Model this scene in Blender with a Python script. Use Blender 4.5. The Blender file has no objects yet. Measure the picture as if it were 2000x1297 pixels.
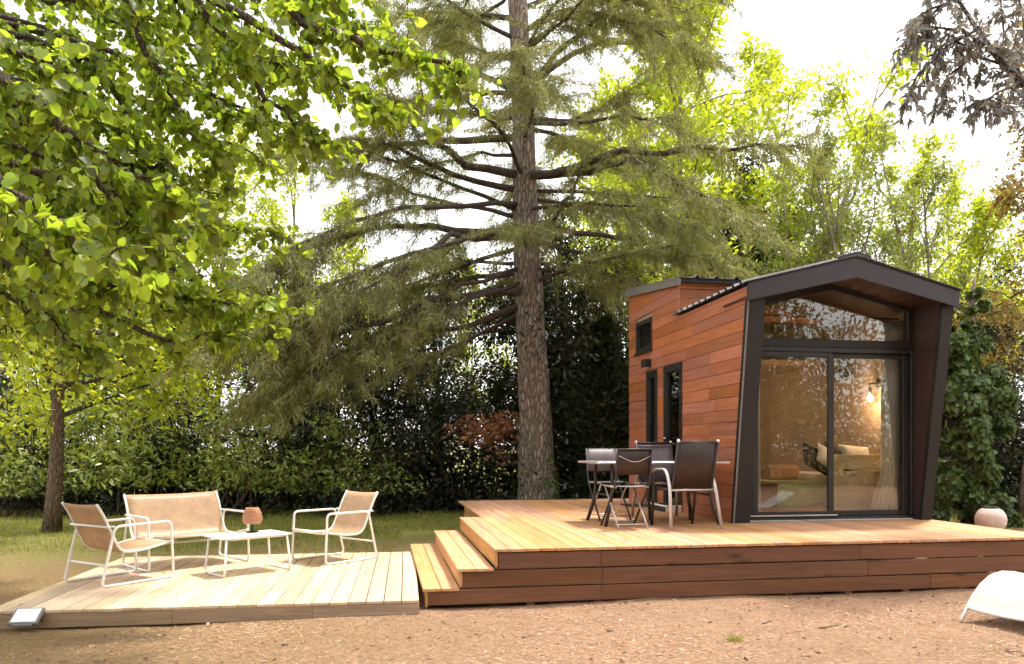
import bpy, math, random
import numpy as np
from mathutils import Vector, Matrix
rng = np.random.default_rng(7); random.seed(7)
S = bpy.context.scene
COL = S.collection
R = math.radians

# ------------------------------------------------------------------ camera, sky, sun, exposure
FP, CX, CY, EYE = 1480.0, 1000.0, 875.0, 1.38        # focal length and horizon in photo pixels, eye height in metres
cam = bpy.data.cameras.new('camera'); camo = bpy.data.objects.new('camera', cam); COL.objects.link(camo)
camo.location = (0, 0, EYE); camo.rotation_euler = (R(90), 0, 0)
cam.sensor_width = 36.0; cam.lens = FP / 2000 * 36; cam.shift_y = (CY - 648.5) / 2000
cam.clip_start = 0.05; cam.clip_end = 3000
S.camera = camo

SUN_DIR = Vector((0.44, 0.34, 1.45)).normalized()     # towards the sun: high, behind and right of the house
sun_el = math.asin(SUN_DIR.z); sun_az = math.atan2(SUN_DIR.x, SUN_DIR.y)
w = bpy.data.worlds.new('World'); S.world = w; w.use_nodes = True
nt = w.node_tree; nt.nodes.clear()
sky = nt.nodes.new('ShaderNodeTexSky'); sky.sky_type = 'NISHITA'; sky.sun_disc = False
sky.sun_elevation = sun_el; sky.sun_rotation = sun_az; sky.dust_density = 4.0; sky.air_density = 1.0; sky.ozone_density = 0.6
hz = nt.nodes.new('ShaderNodeMixRGB'); hz.inputs[0].default_value = 0.72; hz.inputs[2].default_value = (10.5, 10.3, 10.0, 1)  # thin bright cloud
bg = nt.nodes.new('ShaderNodeBackground'); bg.inputs[1].default_value = 0.14
wo = nt.nodes.new('ShaderNodeOutputWorld')
nt.links.new(sky.outputs[0], hz.inputs[1]); nt.links.new(hz.outputs[0], bg.inputs[0]); nt.links.new(bg.outputs[0], wo.inputs[0])
sl = bpy.data.lights.new('sun', 'SUN'); sl.energy = 3.6; sl.angle = R(6); sl.color = (1.0, 0.945, 0.865)
slo = bpy.data.objects.new('sun', sl); COL.objects.link(slo)
slo.rotation_euler = (-SUN_DIR).to_track_quat('-Z', 'Y').to_euler()
S.view_settings.view_transform = 'Standard'; S.view_settings.look = 'None'
S.view_settings.exposure = 0.98; S.view_settings.gamma = 1.0; S.view_settings.use_curve_mapping = False
S.render.engine = 'CYCLES'
cy = S.cycles
cy.max_bounces = 4; cy.diffuse_bounces = 3; cy.glossy_bounces = 2; cy.transmission_bounces = 3; cy.transparent_max_bounces = 8; cy.use_light_tree = False; cy.use_adaptive_sampling = True; cy.adaptive_threshold = 0.04; cy.adaptive_min_samples = 16; cy.debug_use_spatial_splits = True
cy.use_denoising = True; cy.caustics_reflective = False; cy.caustics_refractive = False; cy.sample_clamp_indirect = 6.0

# ------------------------------------------------------------------ the deck's own frame: a along its front, b into depth
TH = math.atan(252 / FP)
U = (math.cos(TH), math.sin(TH)); V = (-math.sin(TH), math.cos(TH))
DZ = 0.494
O = ((965 - CX) * (EYE - DZ) / (1072 - CY), FP * (EYE - DZ) / (1072 - CY))
def W(a, b, z=0.0): return Vector((O[0] + a*U[0] + b*V[0], O[1] + a*U[1] + b*V[1], z))
def at(x, y, d): return Vector(((x - CX) / FP * d, d, EYE + (CY - y) / FP * d))
def onz(x, y, z):
    d = FP * (EYE - z) / (y - CY); return Vector(((x - CX) / FP * d, d, z))
def ab(p):
    dx, dy = p[0] - O[0], p[1] - O[1]; return (dx*U[0] + dy*U[1], dx*V[0] + dy*V[1])
def on_b(x, y, b0):
    rx = (x - CX) / FP; d = (b0 + O[0]*V[0] + O[1]*V[1]) / (rx*V[0] + V[1])
    p = at(x, y, d); return ab(p) + (p.z,)
def on_a(x, y, a0):
    rx = (x - CX) / FP; d = (a0 + O[0]*U[0] + O[1]*U[1]) / (rx*U[0] + U[1])
    p = at(x, y, d); return ab(p) + (p.z,)

# ------------------------------------------------------------------ materials
MATS = {}
class NB:
    def __init__(s, name):
        s.m = bpy.data.materials.new(name); s.m.use_nodes = True; s.t = s.m.node_tree; s.t.nodes.clear()
        s.out = s.n('OutputMaterial'); MATS[name] = s.m
    def n(s, t, **kw):
        x = s.t.nodes.new('ShaderNode' + t)
        for k, v in kw.items(): setattr(x, k, v)
        return x
    def l(s, a, b): s.t.links.new(a, b)
    def set(s, node, i, v):
        if hasattr(v, 'is_output') or isinstance(v, bpy.types.NodeSocket): s.l(v, node.inputs[i])
        else: node.inputs[i].default_value = v
    def math(s, op, a, b=0.0, c=None):
        x = s.n('Math', operation=op); s.set(x, 0, a); s.set(x, 1, b)
        if c is not None: s.set(x, 2, c)
        return x.outputs[0]
    def mix(s, f, a, b, bt='MIX'):
        x = s.n('MixRGB', blend_type=bt); s.set(x, 0, f)
        s.set(x, 1, a if not isinstance(a, tuple) else (*a, 1)[:4]); s.set(x, 2, b if not isinstance(b, tuple) else (*b, 1)[:4])
        return x.outputs[0]
    def noise(s, vec, scale, detail=3.0, rough=0.55, dist=0.0):
        x = s.n('TexNoise'); s.l(vec, x.inputs['Vector']); x.inputs['Scale'].default_value = scale
        x.inputs['Detail'].default_value = detail; x.inputs['Roughness'].default_value = rough; x.inputs['Distortion'].default_value = dist
        return x.outputs[0]
    def ramp(s, f, stops):
        x = s.n('ValToRGB'); s.l(f, x.inputs[0]); e = x.color_ramp.elements
        while len(e) < len(stops): e.new(0.5)
        for k, (p, c) in zip(e, stops): k.position = p; k.color = (*c, 1) if len(c) == 3 else c
        return x.outputs[0]
    def mapr(s, v, a, b, c=0.0, d=1.0):
        x = s.n('MapRange'); s.set(x, 0, v); x.inputs[1].default_value = a; x.inputs[2].default_value = b
        x.inputs[3].default_value = c; x.inputs[4].default_value = d; return x.outputs[0]
    def objco(s, scale=(1, 1, 1), jitter=True):
        tc = s.n('TexCoord'); mp = s.n('Mapping'); s.l(tc.outputs['Object'], mp.inputs[0]); mp.inputs['Scale'].default_value = scale
        if jitter:
            oi = s.n('ObjectInfo'); cb = s.n('CombineXYZ')
            for i, k in enumerate((37.0, 53.0, 71.0)): s.l(s.math('MULTIPLY', oi.outputs['Random'], k), cb.inputs[i])
            s.l(cb.outputs[0], mp.inputs['Location'])
        return mp.outputs[0]
    def rand(s): return s.n('ObjectInfo').outputs['Random']
    def bump(s, h, strength=0.3, dist=0.01):
        x = s.n('Bump'); x.inputs['Strength'].default_value = strength; x.inputs['Distance'].default_value = dist; s.l(h, x.inputs['Height']); return x.outputs[0]
    def pbr(s, col, rough=0.5, metal=0.0, normal=None, spec=0.5, **kw):
        p = s.n('BsdfPrincipled'); s.set(p, 'Base Color', col if not isinstance(col, tuple) else (*col, 1)[:4])
        s.set(p, 'Roughness', rough); p.inputs['Metallic'].default_value = metal; p.inputs['Specular IOR Level'].default_value = spec
        if normal is not None: s.l(normal, p.inputs['Normal'])
        for k, v in kw.items(): p.inputs[k].default_value = v
        s.l(p.outputs[0], s.out.inputs[0]); return p

def wood(name, c1, c2, c3, axis, rough=0.6, var=0.35, knots=0.0, grain=1.0):
    b = NB(name); sc = [14.0, 14.0, 14.0]; sc[axis] = 0.7
    co = b.objco(tuple(sc)); g = b.noise(co, 1.6*grain, 5, 0.6, 1.2)
    sc2 = [60.0, 60.0, 60.0]; sc2[axis] = 1.2
    g2 = b.noise(b.objco(tuple(sc2)), 1.5, 3, 0.6)
    col = b.ramp(g, [(0.25, c1), (0.5, c2), (0.78, c3)])
    col = b.mix(0.35, col, b.ramp(g2, [(0.3, (0.45, 0.4, 0.36)), (0.7, (1, 1, 1))]), 'MULTIPLY')
    r = b.rand(); k = b.math('FRACT', b.math('MULTIPLY', r, 17.3))
    hs = b.n('HueSaturation'); b.l(col, hs.inputs['Color']); b.l(b.mapr(r, 0, 1, 1 - var*0.8, 1 + var*0.6), hs.inputs['Value'])
    b.l(b.mapr(k, 0, 1, 0.492, 0.508), hs.inputs['Hue']); b.l(b.mapr(k, 0, 1, 0.86, 1.08), hs.inputs['Saturation'])
    col = hs.outputs[0]
    # uneven weathering
    st = b.noise(b.objco((1.3, 1.3, 1.3)), 1.4, 4, 0.6)
    col = b.mix(b.mapr(st, 0.45, 0.8, 0, 0.45), col, tuple(x*0.55 for x in c2))
    if knots:
        sk = [5.5, 0.02, 6.5]; sk[axis] = 2.0
        vo = b.n('TexVoronoi'); b.l(b.objco(tuple(sk)), vo.inputs['Vector']); vo.inputs['Scale'].default_value = 1.0
        col = b.mix(b.mapr(vo.outputs['Distance'], 0.05, 0.22, knots, 0.0), col, tuple(x*0.28 for x in c1))
    b.pbr(col, b.mapr(g, 0.2, 0.8, rough - 0.1, rough + 0.12), normal=b.bump(b.mix(0.5, g, g2), 0.35, 0.004))
    return b.m
def plain(name, c, rough=0.5, metal=0.0, var=0.12, scale=6.0, spec=0.5, bump=0.0):
    b = NB(name); n = b.noise(b.objco(), scale, 4, 0.6)
    col = b.mix(b.mapr(n, 0.3, 0.75, 0, 1), tuple(x*(1-var) for x in c), tuple(min(1, x*(1+var)) for x in c))
    b.pbr(col, b.mapr(n, 0.3, 0.7, max(0.05, rough-0.08), min(1, rough+0.1)), metal, spec=spec, normal=b.bump(n, bump, 0.01) if bump else None); return b.m
def mesh_fabric(name, c, scale=260.0, rough=0.75):
    b = NB(name); wv = b.n('TexWave', wave_type='BANDS', bands_direction='X'); co = b.objco(jitter=False)
    b.l(co, wv.inputs[0]); wv.inputs['Scale'].default_value = scale/8
    n = b.noise(co, 9, 4, 0.6); n2 = b.noise(co, 2.2, 2, 0.5)
    col = b.mix(b.mapr(n, 0.3, 0.7), tuple(x*0.8 for x in c), tuple(x*1.12 for x in c))
    col = b.mix(b.mapr(n2, 0.35, 0.75, 0, 0.4), col, tuple(x*0.7 for x in c))
    dif = b.n('BsdfDiffuse'); b.l(col, dif.inputs[0]); tr = b.n('BsdfTranslucent'); b.l(col, tr.inputs[0])
    gl = b.n('BsdfGlossy'); gl.inputs['Roughness'].default_value = 0.45; gl.inputs[0].default_value = (0.5, 0.5, 0.5, 1)
    m1 = b.n('MixShader'); m1.inputs[0].default_value = 0.28; b.l(dif.outputs[0], m1.inputs[1]); b.l(tr.outputs[0], m1.inputs[2])
    m2 = b.n('MixShader'); m2.inputs[0].default_value = 0.06; b.l(m1.outputs[0], m2.inputs[1]); b.l(gl.outputs[0], m2.inputs[2])
    b.l(m2.outputs[0], b.out.inputs[0]); return b.m
def leafmat(name, ca, cb_, trans=0.45, tcol=None, gloss=0.07, var=0.5, grough=0.4):
    b = NB(name); g = b.n('NewGeometry'); oi = b.n('ObjectInfo')
    r = b.math('FRACT', b.math('ADD', g.outputs['Random Per Island'], b.math('MULTIPLY', oi.outputs['Random'], 7.31)))
    r2 = b.math('FRACT', b.math('MULTIPLY', r, 13.7))
    col = b.mix(r, ca, cb_)
    hs = b.n('HueSaturation'); b.l(col, hs.inputs['Color']); b.l(b.mapr(r2, 0, 1, 1-var*0.6, 1+var*0.5), hs.inputs['Value'])
    b.l(b.mapr(r2, 0, 1, 0.488, 0.512), hs.inputs['Hue']); col = hs.outputs[0]
    dif = b.n('BsdfDiffuse'); b.l(col, dif.inputs[0]); tr = b.n('BsdfTranslucent')
    b.l(b.mix(1.0, col, tcol or (1.25, 1.15, 0.7), 'MULTIPLY'), tr.inputs[0])
    gl = b.n('BsdfGlossy'); gl.inputs['Roughness'].default_value = grough; gl.inputs[0].default_value = (0.8, 0.8, 0.8, 1)
    m1 = b.n('MixShader'); m1.inputs[0].default_value = trans; b.l(dif.outputs[0], m1.inputs[1]); b.l(tr.outputs[0], m1.inputs[2])
    m2 = b.n('MixShader'); m2.inputs[0].default_value = gloss; b.l(m1.outputs[0], m2.inputs[1]); b.l(gl.outputs[0], m2.inputs[2])
    b.l(m2.outputs[0], b.out.inputs[0]); return b.m
def bark(name, c1, c2, sc=(9, 9, 2.2), strength=0.9, lichen=None):
    b = NB(name); co = b.objco(sc)
    vo = b.n('TexVoronoi', feature='DISTANCE_TO_EDGE'); vo.inputs['Scale'].default_value = 2.2
    n0 = b.noise(co, 1.5, 4, 0.6); ad = b.n('MixRGB', blend_type='ADD'); ad.inputs[0].default_value = 0.5; b.l(co, ad.inputs[1]); b.l(n0, ad.inputs[2]); b.l(ad.outputs[0], vo.inputs['Vector'])
    n = b.noise(co, 3.5, 6, 0.65); h = b.math('ADD', b.mapr(vo.outputs['Distance'], 0, 0.25), b.math('MULTIPLY', n, 0.8))
    col = b.mix(b.mapr(h, 0.3, 1.4), c1, c2)
    if lichen: col = b.mix(b.mapr(b.noise(b.objco((1, 1, 1)), 1.6, 5, 0.65), 0.52, 0.72, 0, 0.7), col, lichen)
    b.pbr(col, 0.9, normal=b.bump(h, strength, 0.04), spec=0.2); return b.m
def glassmat(name, tint=(0.93, 0.95, 0.94), base=0.02, ior=1.5):
    b = NB(name); fr = b.n('Fresnel'); fr.inputs[0].default_value = ior
    t = b.n('BsdfTransparent'); t.inputs[0].default_value = (*tint, 1); g = b.n('BsdfGlossy'); g.inputs['Roughness'].default_value = 0.0; g.inputs[0].default_value = (1, 1, 1, 1)
    m = b.n('MixShader'); b.l(b.math('ADD', b.math('MULTIPLY', fr.outputs[0], 1.0), base), m.inputs[0]); b.l(t.outputs[0], m.inputs[1]); b.l(g.outputs[0], m.inputs[2])
    b.l(m.outputs[0], b.out.inputs[0]); return b.m
def emis(name, c, s):
    b = NB(name); e = b.n('Emission'); e.inputs[0].default_value = (*c, 1); e.inputs[1].default_value = s; b.l(e.outputs[0], b.out.inputs[0]); return b.m

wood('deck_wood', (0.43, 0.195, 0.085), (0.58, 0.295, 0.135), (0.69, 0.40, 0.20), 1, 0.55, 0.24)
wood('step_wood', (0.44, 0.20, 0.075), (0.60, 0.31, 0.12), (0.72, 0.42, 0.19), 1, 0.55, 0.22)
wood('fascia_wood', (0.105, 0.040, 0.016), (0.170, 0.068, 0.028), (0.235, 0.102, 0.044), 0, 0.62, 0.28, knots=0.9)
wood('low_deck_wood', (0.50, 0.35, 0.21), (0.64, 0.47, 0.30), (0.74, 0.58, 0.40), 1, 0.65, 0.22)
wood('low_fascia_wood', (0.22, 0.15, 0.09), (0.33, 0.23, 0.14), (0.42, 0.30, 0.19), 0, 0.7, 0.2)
wood('cladding', (0.31, 0.092, 0.040), (0.45, 0.148, 0.066), (0.56, 0.208, 0.102), 1, 0.5, 0.28, grain=1.3)
wood('cladding_across', (0.31, 0.092, 0.040), (0.45, 0.148, 0.066), (0.56, 0.208, 0.102), 0, 0.5, 0.34, grain=1.3)
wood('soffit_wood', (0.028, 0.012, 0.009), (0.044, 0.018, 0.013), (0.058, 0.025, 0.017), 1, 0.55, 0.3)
wood('plywood', (0.36, 0.26, 0.19), (0.45, 0.335, 0.255), (0.52, 0.40, 0.31), 1, 0.6, 0.15)
wood('pine', (0.74, 0.58, 0.32), (0.84, 0.69, 0.42), (0.88, 0.75, 0.50), 0, 0.55, 0.15, knots=0.6)
wood('shade_wood', (0.25, 0.13, 0.07), (0.34, 0.18, 0.10), (0.42, 0.24, 0.14), 1, 0.7, 0.2)
plain('black_metal', (0.007, 0.0062, 0.007), 0.55, 0.0, 0.25, 3.0)
plain('dark_frame', (0.014, 0.014, 0.0145), 0.45, 0.0, 0.2, 4.0)
plain('fascia_metal', (0.027, 0.022, 0.029), 0.45, 0.0, 0.15, 2.5)
plain('roof_metal', (0.16, 0.15, 0.155), 0.42, 0.3, 0.25, 3.0)
plain('grey_trim', (0.16, 0.15, 0.14), 0.55, 0.0, 0.15, 4.0)
plain('aluminium', (0.72, 0.72, 0.72), 0.32, 0.9, 0.08, 8.0)
plain('white_metal', (0.80, 0.78, 0.74), 0.4, 0.0, 0.05, 5.0)
plain('silver_paint', (0.52, 0.49, 0.48), 0.35, 0.5, 0.1, 6.0)
plain('brown_metal', (0.045, 0.035, 0.034), 0.42, 0.3, 0.2, 6.0)
plain('white_fabric', (0.80, 0.76, 0.72), 0.85, 0, 0.06, 8.0)
plain('curtain_cloth', (0.80, 0.74, 0.66), 0.9, 0, 0.1, 5.0)
plain('green_cloth', (0.60, 0.63, 0.28), 0.9, 0, 0.12, 7.0, bump=0.2)
plain('black_cloth', (0.02, 0.02, 0.022), 0.9, 0, 0.2, 7.0)
plain('pink_cloth', (0.50, 0.28, 0.2), 0.9, 0, 0.12, 7.0)
plain('terracotta', (0.62, 0.50, 0.44), 0.8, 0, 0.16, 5.0, bump=0.35)
plain('dark_rubber', (0.03, 0.028, 0.027), 0.8, 0, 0.2, 9.0)
plain('floor_lino', (0.20, 0.13, 0.08), 0.5, 0, 0.15, 3.0)
plain('panel_white', (0.82, 0.84, 0.86), 0.25, 0, 0.04, 3.0)
plain('table_glass', (0.20, 0.19, 0.20), 0.16, 0, 0.1, 3.0)
plain('rattan', (0.42, 0.20, 0.11), 0.7, 0, 0.3, 26.0, bump=0.6)
mesh_fabric('tan_sling', (0.56, 0.37, 0.22)); mesh_fabric('brown_sling', (0.055, 0.038, 0.032)); mesh_fabric('grey_sling', (0.20, 0.165, 0.175)); mesh_fabric('white_sling', (0.68, 0.64, 0.61))
glassmat('glass')
emis('bulb_glow', (1.0, 0.55, 0.22), 22.0); emis('lantern_glow', (1.0, 0.62, 0.18), 7.0)
leafmat('linden_leaf', (0.16, 0.24, 0.03), (0.29, 0.37, 0.055), 0.64, (1.5, 1.4, 0.6), 0.025, 0.8)
leafmat('young_leaf', (0.32, 0.40, 0.03), (0.46, 0.50, 0.06), 0.6, (1.3, 1.2, 0.5), 0.04, 0.5)
leafmat('robinia_leaf', (0.35, 0.46, 0.04), (0.52, 0.60, 0.08), 0.64, (1.3, 1.2, 0.5), 0.04, 0.5)
leafmat('pale_green_leaf', (0.17, 0.23, 0.06), (0.27, 0.31, 0.10), 0.5, (1.2, 1.15, 0.7), 0.05, 0.5)
leafmat('cedar_needle', (0.18, 0.205, 0.06), (0.31, 0.31, 0.10), 0.48, (1.15, 1.1, 0.7), 0.05, 0.5)
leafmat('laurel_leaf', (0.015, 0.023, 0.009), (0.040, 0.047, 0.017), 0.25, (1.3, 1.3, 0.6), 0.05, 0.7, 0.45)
leafmat('laurel_light_leaf', (0.20, 0.27, 0.05), (0.34, 0.38, 0.09), 0.42, (1.3, 1.25, 0.6), 0.05, 0.6, 0.45)
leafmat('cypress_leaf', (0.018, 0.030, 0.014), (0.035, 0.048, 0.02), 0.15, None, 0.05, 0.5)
leafmat('ivy_leaf', (0.050, 0.095, 0.018), (0.125, 0.19, 0.04), 0.35, None, 0.05, 0.8, 0.45)
leafmat('rust_leaf', (0.26, 0.25, 0.07), (0.40, 0.27, 0.10), 0.45, (1.2, 1.05, 0.7), 0.04, 0.5)
leafmat('brown_leaf', (0.20, 0.085, 0.04), (0.34, 0.16, 0.08), 0.35, (1.2, 1.0, 0.8), 0.04, 0.5)
leafmat('olive_leaf', (0.15, 0.145, 0.125), (0.26, 0.24, 0.20), 0.4, (1.1, 1.0, 0.9), 0.08, 0.5)
leafmat('grass_blade', (0.20, 0.24, 0.045), (0.36, 0.35, 0.085), 0.4, None, 0.03, 0.6)
leafmat('straw', (0.42, 0.24, 0.15), (0.64, 0.42, 0.27), 0.2, (1, 1, 1), 0.03, 0.7)
leafmat('dead_leaf', (0.22, 0.11, 0.06), (0.45, 0.28, 0.16), 0.2, (1, 1, 1), 0.03, 0.7)
bark('cedar_bark', (0.13, 0.10, 0.082), (0.36, 0.295, 0.25), (7, 7, 2.0), 1.0)
bark('young_bark', (0.11, 0.075, 0.05), (0.24, 0.17, 0.12), (14, 14, 3), 0.8)
bark('limb_bark', (0.06, 0.045, 0.04), (0.13, 0.10, 0.085), (16, 16, 3), 0.6)
bark('pale_bark', (0.22, 0.17, 0.14), (0.38, 0.31, 0.27), (16, 16, 4), 0.5)

def groundmat():
    b = NB('ground_soil'); tc = b.n('TexCoord'); co = tc.outputs['Object']; sp = b.n('SeparateXYZ'); b.l(co, sp.inputs[0])
    big = b.noise(co, 0.55, 5, 0.6); mid = b.noise(co, 3.2, 5, 0.65, 0.6); fine = b.noise(co, 26, 5, 0.7, 0.8); vf = b.noise(co, 95, 4, 0.7)
    soil = b.ramp(fine, [(0.28, (0.15, 0.08, 0.046)), (0.48, (0.35, 0.205, 0.125)), (0.7, (0.54, 0.35, 0.23))])
    soil = b.mix(b.mapr(vf, 0.35, 0.7, 0, 0.5), soil, (0.56, 0.38, 0.25))
    soil = b.mix(b.mapr(mid, 0.5, 0.72, 0, 0.55), soil, (0.25, 0.16, 0.085))
    sp2 = b.n('TexVoronoi'); b.l(co, sp2.inputs['Vector']); sp2.inputs['Scale'].default_value = 34.0
    soil = b.mix(b.mapr(sp2.outputs['Distance'], 0.08, 0.28, 0.4, 0.0), soil, (0.14, 0.085, 0.055))
    dull = b.mix(b.mapr(fine, 0.3, 0.7), (0.20, 0.135, 0.055), (0.42, 0.30, 0.14))
    soil = b.mix(b.mapr(b.math('ADD', sp.outputs[0], b.math('MULTIPLY', big, 3.0)), -2.2, 1.8, 0.85, 0.0), soil, dull)
    grass = b.mix(b.mapr(fine, 0.3, 0.7), (0.13, 0.15, 0.035), (0.34, 0.33, 0.10))
    # lawn begins behind the low deck, and to the right of the house
    y = b.math('ADD', sp.outputs[1], b.math('MULTIPLY', b.math('SUBTRACT', big, 0.5), 5.0))
    x = sp.outputs[0]
    g1 = b.mapr(b.math('ADD', y, b.math('MULTIPLY', x, -0.32)), 10.4, 12.4)
    g1 = b.math('MULTIPLY', g1, b.mapr(mid, 0.30, 0.55, 0.25, 1.0))
    b.pbr(b.mix(g1, soil, grass), 0.95, spec=0.1, normal=b.bump(b.math('ADD', fine, b.math('MULTIPLY', vf, 0.5)), 1.0, 0.05))
groundmat()

# ------------------------------------------------------------------ mesh helpers
OFF = {}
def tag(o, label=None, cat=None, group=None, kind=None):
    if label: o['label'] = label
    if cat: o['category'] = cat
    if group: o['group'] = group
    if kind: o['kind'] = kind
    return o
def thing(name, label, cat, loc=(0, 0, 0), rz=0.0, group=None, off=(0, 0, 0)):
    o = bpy.data.objects.new(name, None); COL.objects.link(o); o.empty_display_size = 0.2
    o.location = loc; o.rotation_euler = (0, 0, rz); OFF[o.name] = Vector(off); return tag(o, label, cat, group)
def link(name, me, mat, parent=None, loc=(0, 0, 0), rz=0.0):
    o = bpy.data.objects.new(name, me); COL.objects.link(o)
    if mat and not me.materials: me.materials.append(MATS[mat])
    o.location = loc; o.rotation_euler = (0, 0, rz)
    if parent is not None: o.parent = parent
    return o
class MB:
    def __init__(s): s.v = []; s.f = []; s.sm = []
    def add(s, vs, fs, smooth=False):
        k = len(s.v); s.v += [tuple(x) for x in vs]; s.f += [tuple(i + k for i in f) for f in fs]; s.sm += [smooth] * len(fs); return s
    def box(s, x0, x1, y0, y1, z0, z1, c=0.0):
        if c <= 0:
            return s.add([(x, y, z) for z in (z0, z1) for y in (y0, y1) for x in (x0, x1)],
                  [(0, 2, 3, 1), (4, 5, 7, 6), (0, 1, 5, 4), (2, 6, 7, 3), (0, 4, 6, 2), (1, 3, 7, 5)])
        vs = []; P = {}
        for ix, (x, dx) in enumerate(((x0, c), (x1, -c))):
            for iy, (y, dy) in enumerate(((y0, c), (y1, -c))):
                for iz, (z, dz) in enumerate(((z0, c), (z1, -c))):
                    P[ix, iy, iz, 0] = len(vs); vs.append((x, y+dy, z+dz))
                    P[ix, iy, iz, 1] = len(vs); vs.append((x+dx, y, z+dz))
                    P[ix, iy, iz, 2] = len(vs); vs.append((x+dx, y+dy, z))
        fs = []
        for i in (0, 1):
            q = [(0, 0), (1, 0), (1, 1), (0, 1)]
            f0 = [P[i, j, k, 0] for j, k in q]; f1 = [P[j, i, k, 1] for j, k in q]; f2 = [P[j, k, i, 2] for j, k in q]
            fs += [f0 if i else f0[::-1], f1[::-1] if i else f1, f2 if i else f2[::-1]]
        for j in (0, 1):
            for k in (0, 1):
                fs.append([P[0, j, k, 1], P[1, j, k, 1], P[1, j, k, 2], P[0, j, k, 2]]); fs.append([P[j, 0, k, 0], P[j, 1, k, 0], P[j, 1, k, 2], P[j, 0, k, 2]])
                fs.append([P[j, k, 0, 0], P[j, k, 1, 0], P[j, k, 1, 1], P[j, k, 0, 1]])
        for i in (0, 1):
            for j in (0, 1):
                for k in (0, 1): fs.append([P[i, j, k, 0], P[i, j, k, 1], P[i, j, k, 2]])
        return s.add(vs, fs)
    def prism(s, poly, ax, d0, d1):
        n = len(poly)
        def mk(p, d): q = list(p); q.insert(ax, d); return tuple(q)
        vs = [mk(p, d0) for p in poly] + [mk(p, d1) for p in poly]
        fs = [tuple(range(n))[::-1], tuple(range(n, 2*n))] + [(i, (i+1) % n, n + (i+1) % n, n + i) for i in range(n)]
        return s.add(vs, fs)
    def tube(s, pts, r, n=8, caps=True, closed=False, squash=None):
        pts = [Vector(p) for p in pts]; m = len(pts); rs = r if hasattr(r, '__len__') else [r]*m
        vs = []; prev = None
        for i, p in enumerate(pts):
            if closed: d = pts[(i+1) % m] - pts[i-1]
            else: d = pts[min(i+1, m-1)] - pts[max(i-1, 0)]
            d.normalize()
            if prev is None:
                a = Vector((0, 0, 1)) if abs(d.z) < 0.9 else Vector((1, 0, 0)); x = a.cross(d).normalized()
            else:
                x = prev - d * prev.dot(d); x.normalize()
            prev = x; y = d.cross(x)
            for k in range(n):
                t = 2*math.pi*k/n; vs.append(p + (x*math.cos(t)*(squash or 1) + y*math.sin(t)) * rs[i])
        fs = []
        for i in range(m if closed else m-1):
            j = (i+1) % m
            for k in range(n): fs.append((i*n+k, i*n+(k+1) % n, j*n+(k+1) % n, j*n+k))
        if caps and not closed: fs += [tuple(range(n))[::-1], tuple(range((m-1)*n, m*n))]
        return s.add(vs, fs, True)
    def lathe(s, prof, n=24, c=(0, 0, 0)):
        vs = [(c[0]+r*math.cos(2*math.pi*k/n), c[1]+r*math.sin(2*math.pi*k/n), c[2]+z) for r, z in prof for k in range(n)]
        fs = [(i*n+k, i*n+(k+1) % n, (i+1)*n+(k+1) % n, (i+1)*n+k) for i in range(len(prof)-1) for k in range(n)]
        return s.add(vs, fs, True)
    def sheet(s, grid, thick=0.004):
        """grid[i][j] points -> a sheet with thickness"""
        G = np.array([[tuple(p) for p in r] for r in grid]); du = np.gradient(G, axis=0); dv = np.gradient(G, axis=1)
        N = np.cross(du, dv); N /= (np.linalg.norm(N, axis=2, keepdims=True) + 1e-9)
        a, b_ = G.shape[:2]; k = a*b_; vs = [tuple(x) for x in (G + N*thick/2).reshape(-1, 3)] + [tuple(x) for x in (G - N*thick/2).reshape(-1, 3)]
        fs = []
        for i in range(a-1):
            for j in range(b_-1):
                q = (i*b_+j, (i+1)*b_+j, (i+1)*b_+j+1, i*b_+j+1); fs += [q, tuple(x + k for x in q[::-1])]
        rim = [i*b_ for i in range(a)] + [(a-1)*b_+j for j in range(1, b_)] + [i*b_+b_-1 for i in range(a-2, -1, -1)] + [j for j in range(b_-2, 0, -1)]
        for p, q in zip(rim, rim[1:] + rim[:1]): fs.append((q, p, p+k, q+k))
        return s.add(vs, fs, True)
    def mesh(s, name, origin=(0, 0, 0)):
        me = bpy.data.meshes.new(name); o = Vector(origin)
        me.from_pydata([tuple(Vector(v) - o) for v in s.v], [], s.f); me.polygons.foreach_set('use_smooth', s.sm); me.update(); return me
    def build(s, name, mat, parent=None, origin=None, label=None, kind=None):
        off = OFF.get(parent.name, Vector()) if parent is not None else Vector()
        if origin is None: origin = off
        o = link(name, s.mesh(name, origin), mat, parent, Vector(origin) - off)
        if parent is not None: OFF[o.name] = Vector(origin)
        return tag(o, label, None, None, kind)
def rounded(pts, r, n=5, closed=False):
    pts = [Vector(p) for p in pts]; out = []; m = len(pts)
    for i, p in enumerate(pts):
        if not closed and i in (0, m-1): out.append(p); continue
        a, c = pts[i-1], pts[(i+1) % m]; da = (a-p); dc = (c-p); ra = min(r, da.length*0.45, dc.length*0.45)
        s0 = p + da.normalized()*ra; s1 = p + dc.normalized()*ra
        for k in range(n+1):
            t = k/n; out.append(s0*(1-t)**2 + p*2*t*(1-t) + s1*t*t)
    return out
def mesh_np(name, Vt, F, smooth=False):
    me = bpy.data.meshes.new(name); F = np.asarray(F, dtype=np.int32); m, k = F.shape
    me.vertices.add(len(Vt)); me.vertices.foreach_set('co', np.asarray(Vt, dtype=np.float32).ravel())
    me.loops.add(m*k); me.loops.foreach_set('vertex_index', F.ravel())
    me.polygons.add(m); me.polygons.foreach_set('loop_start', np.arange(0, m*k, k, dtype=np.int32)); me.polygons.foreach_set('loop_total', np.full(m, k, dtype=np.int32))
    me.update(calc_edges=True); return me
def unit(a): return a / (np.linalg.norm(a, axis=-1, keepdims=True) + 1e-9)
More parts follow.
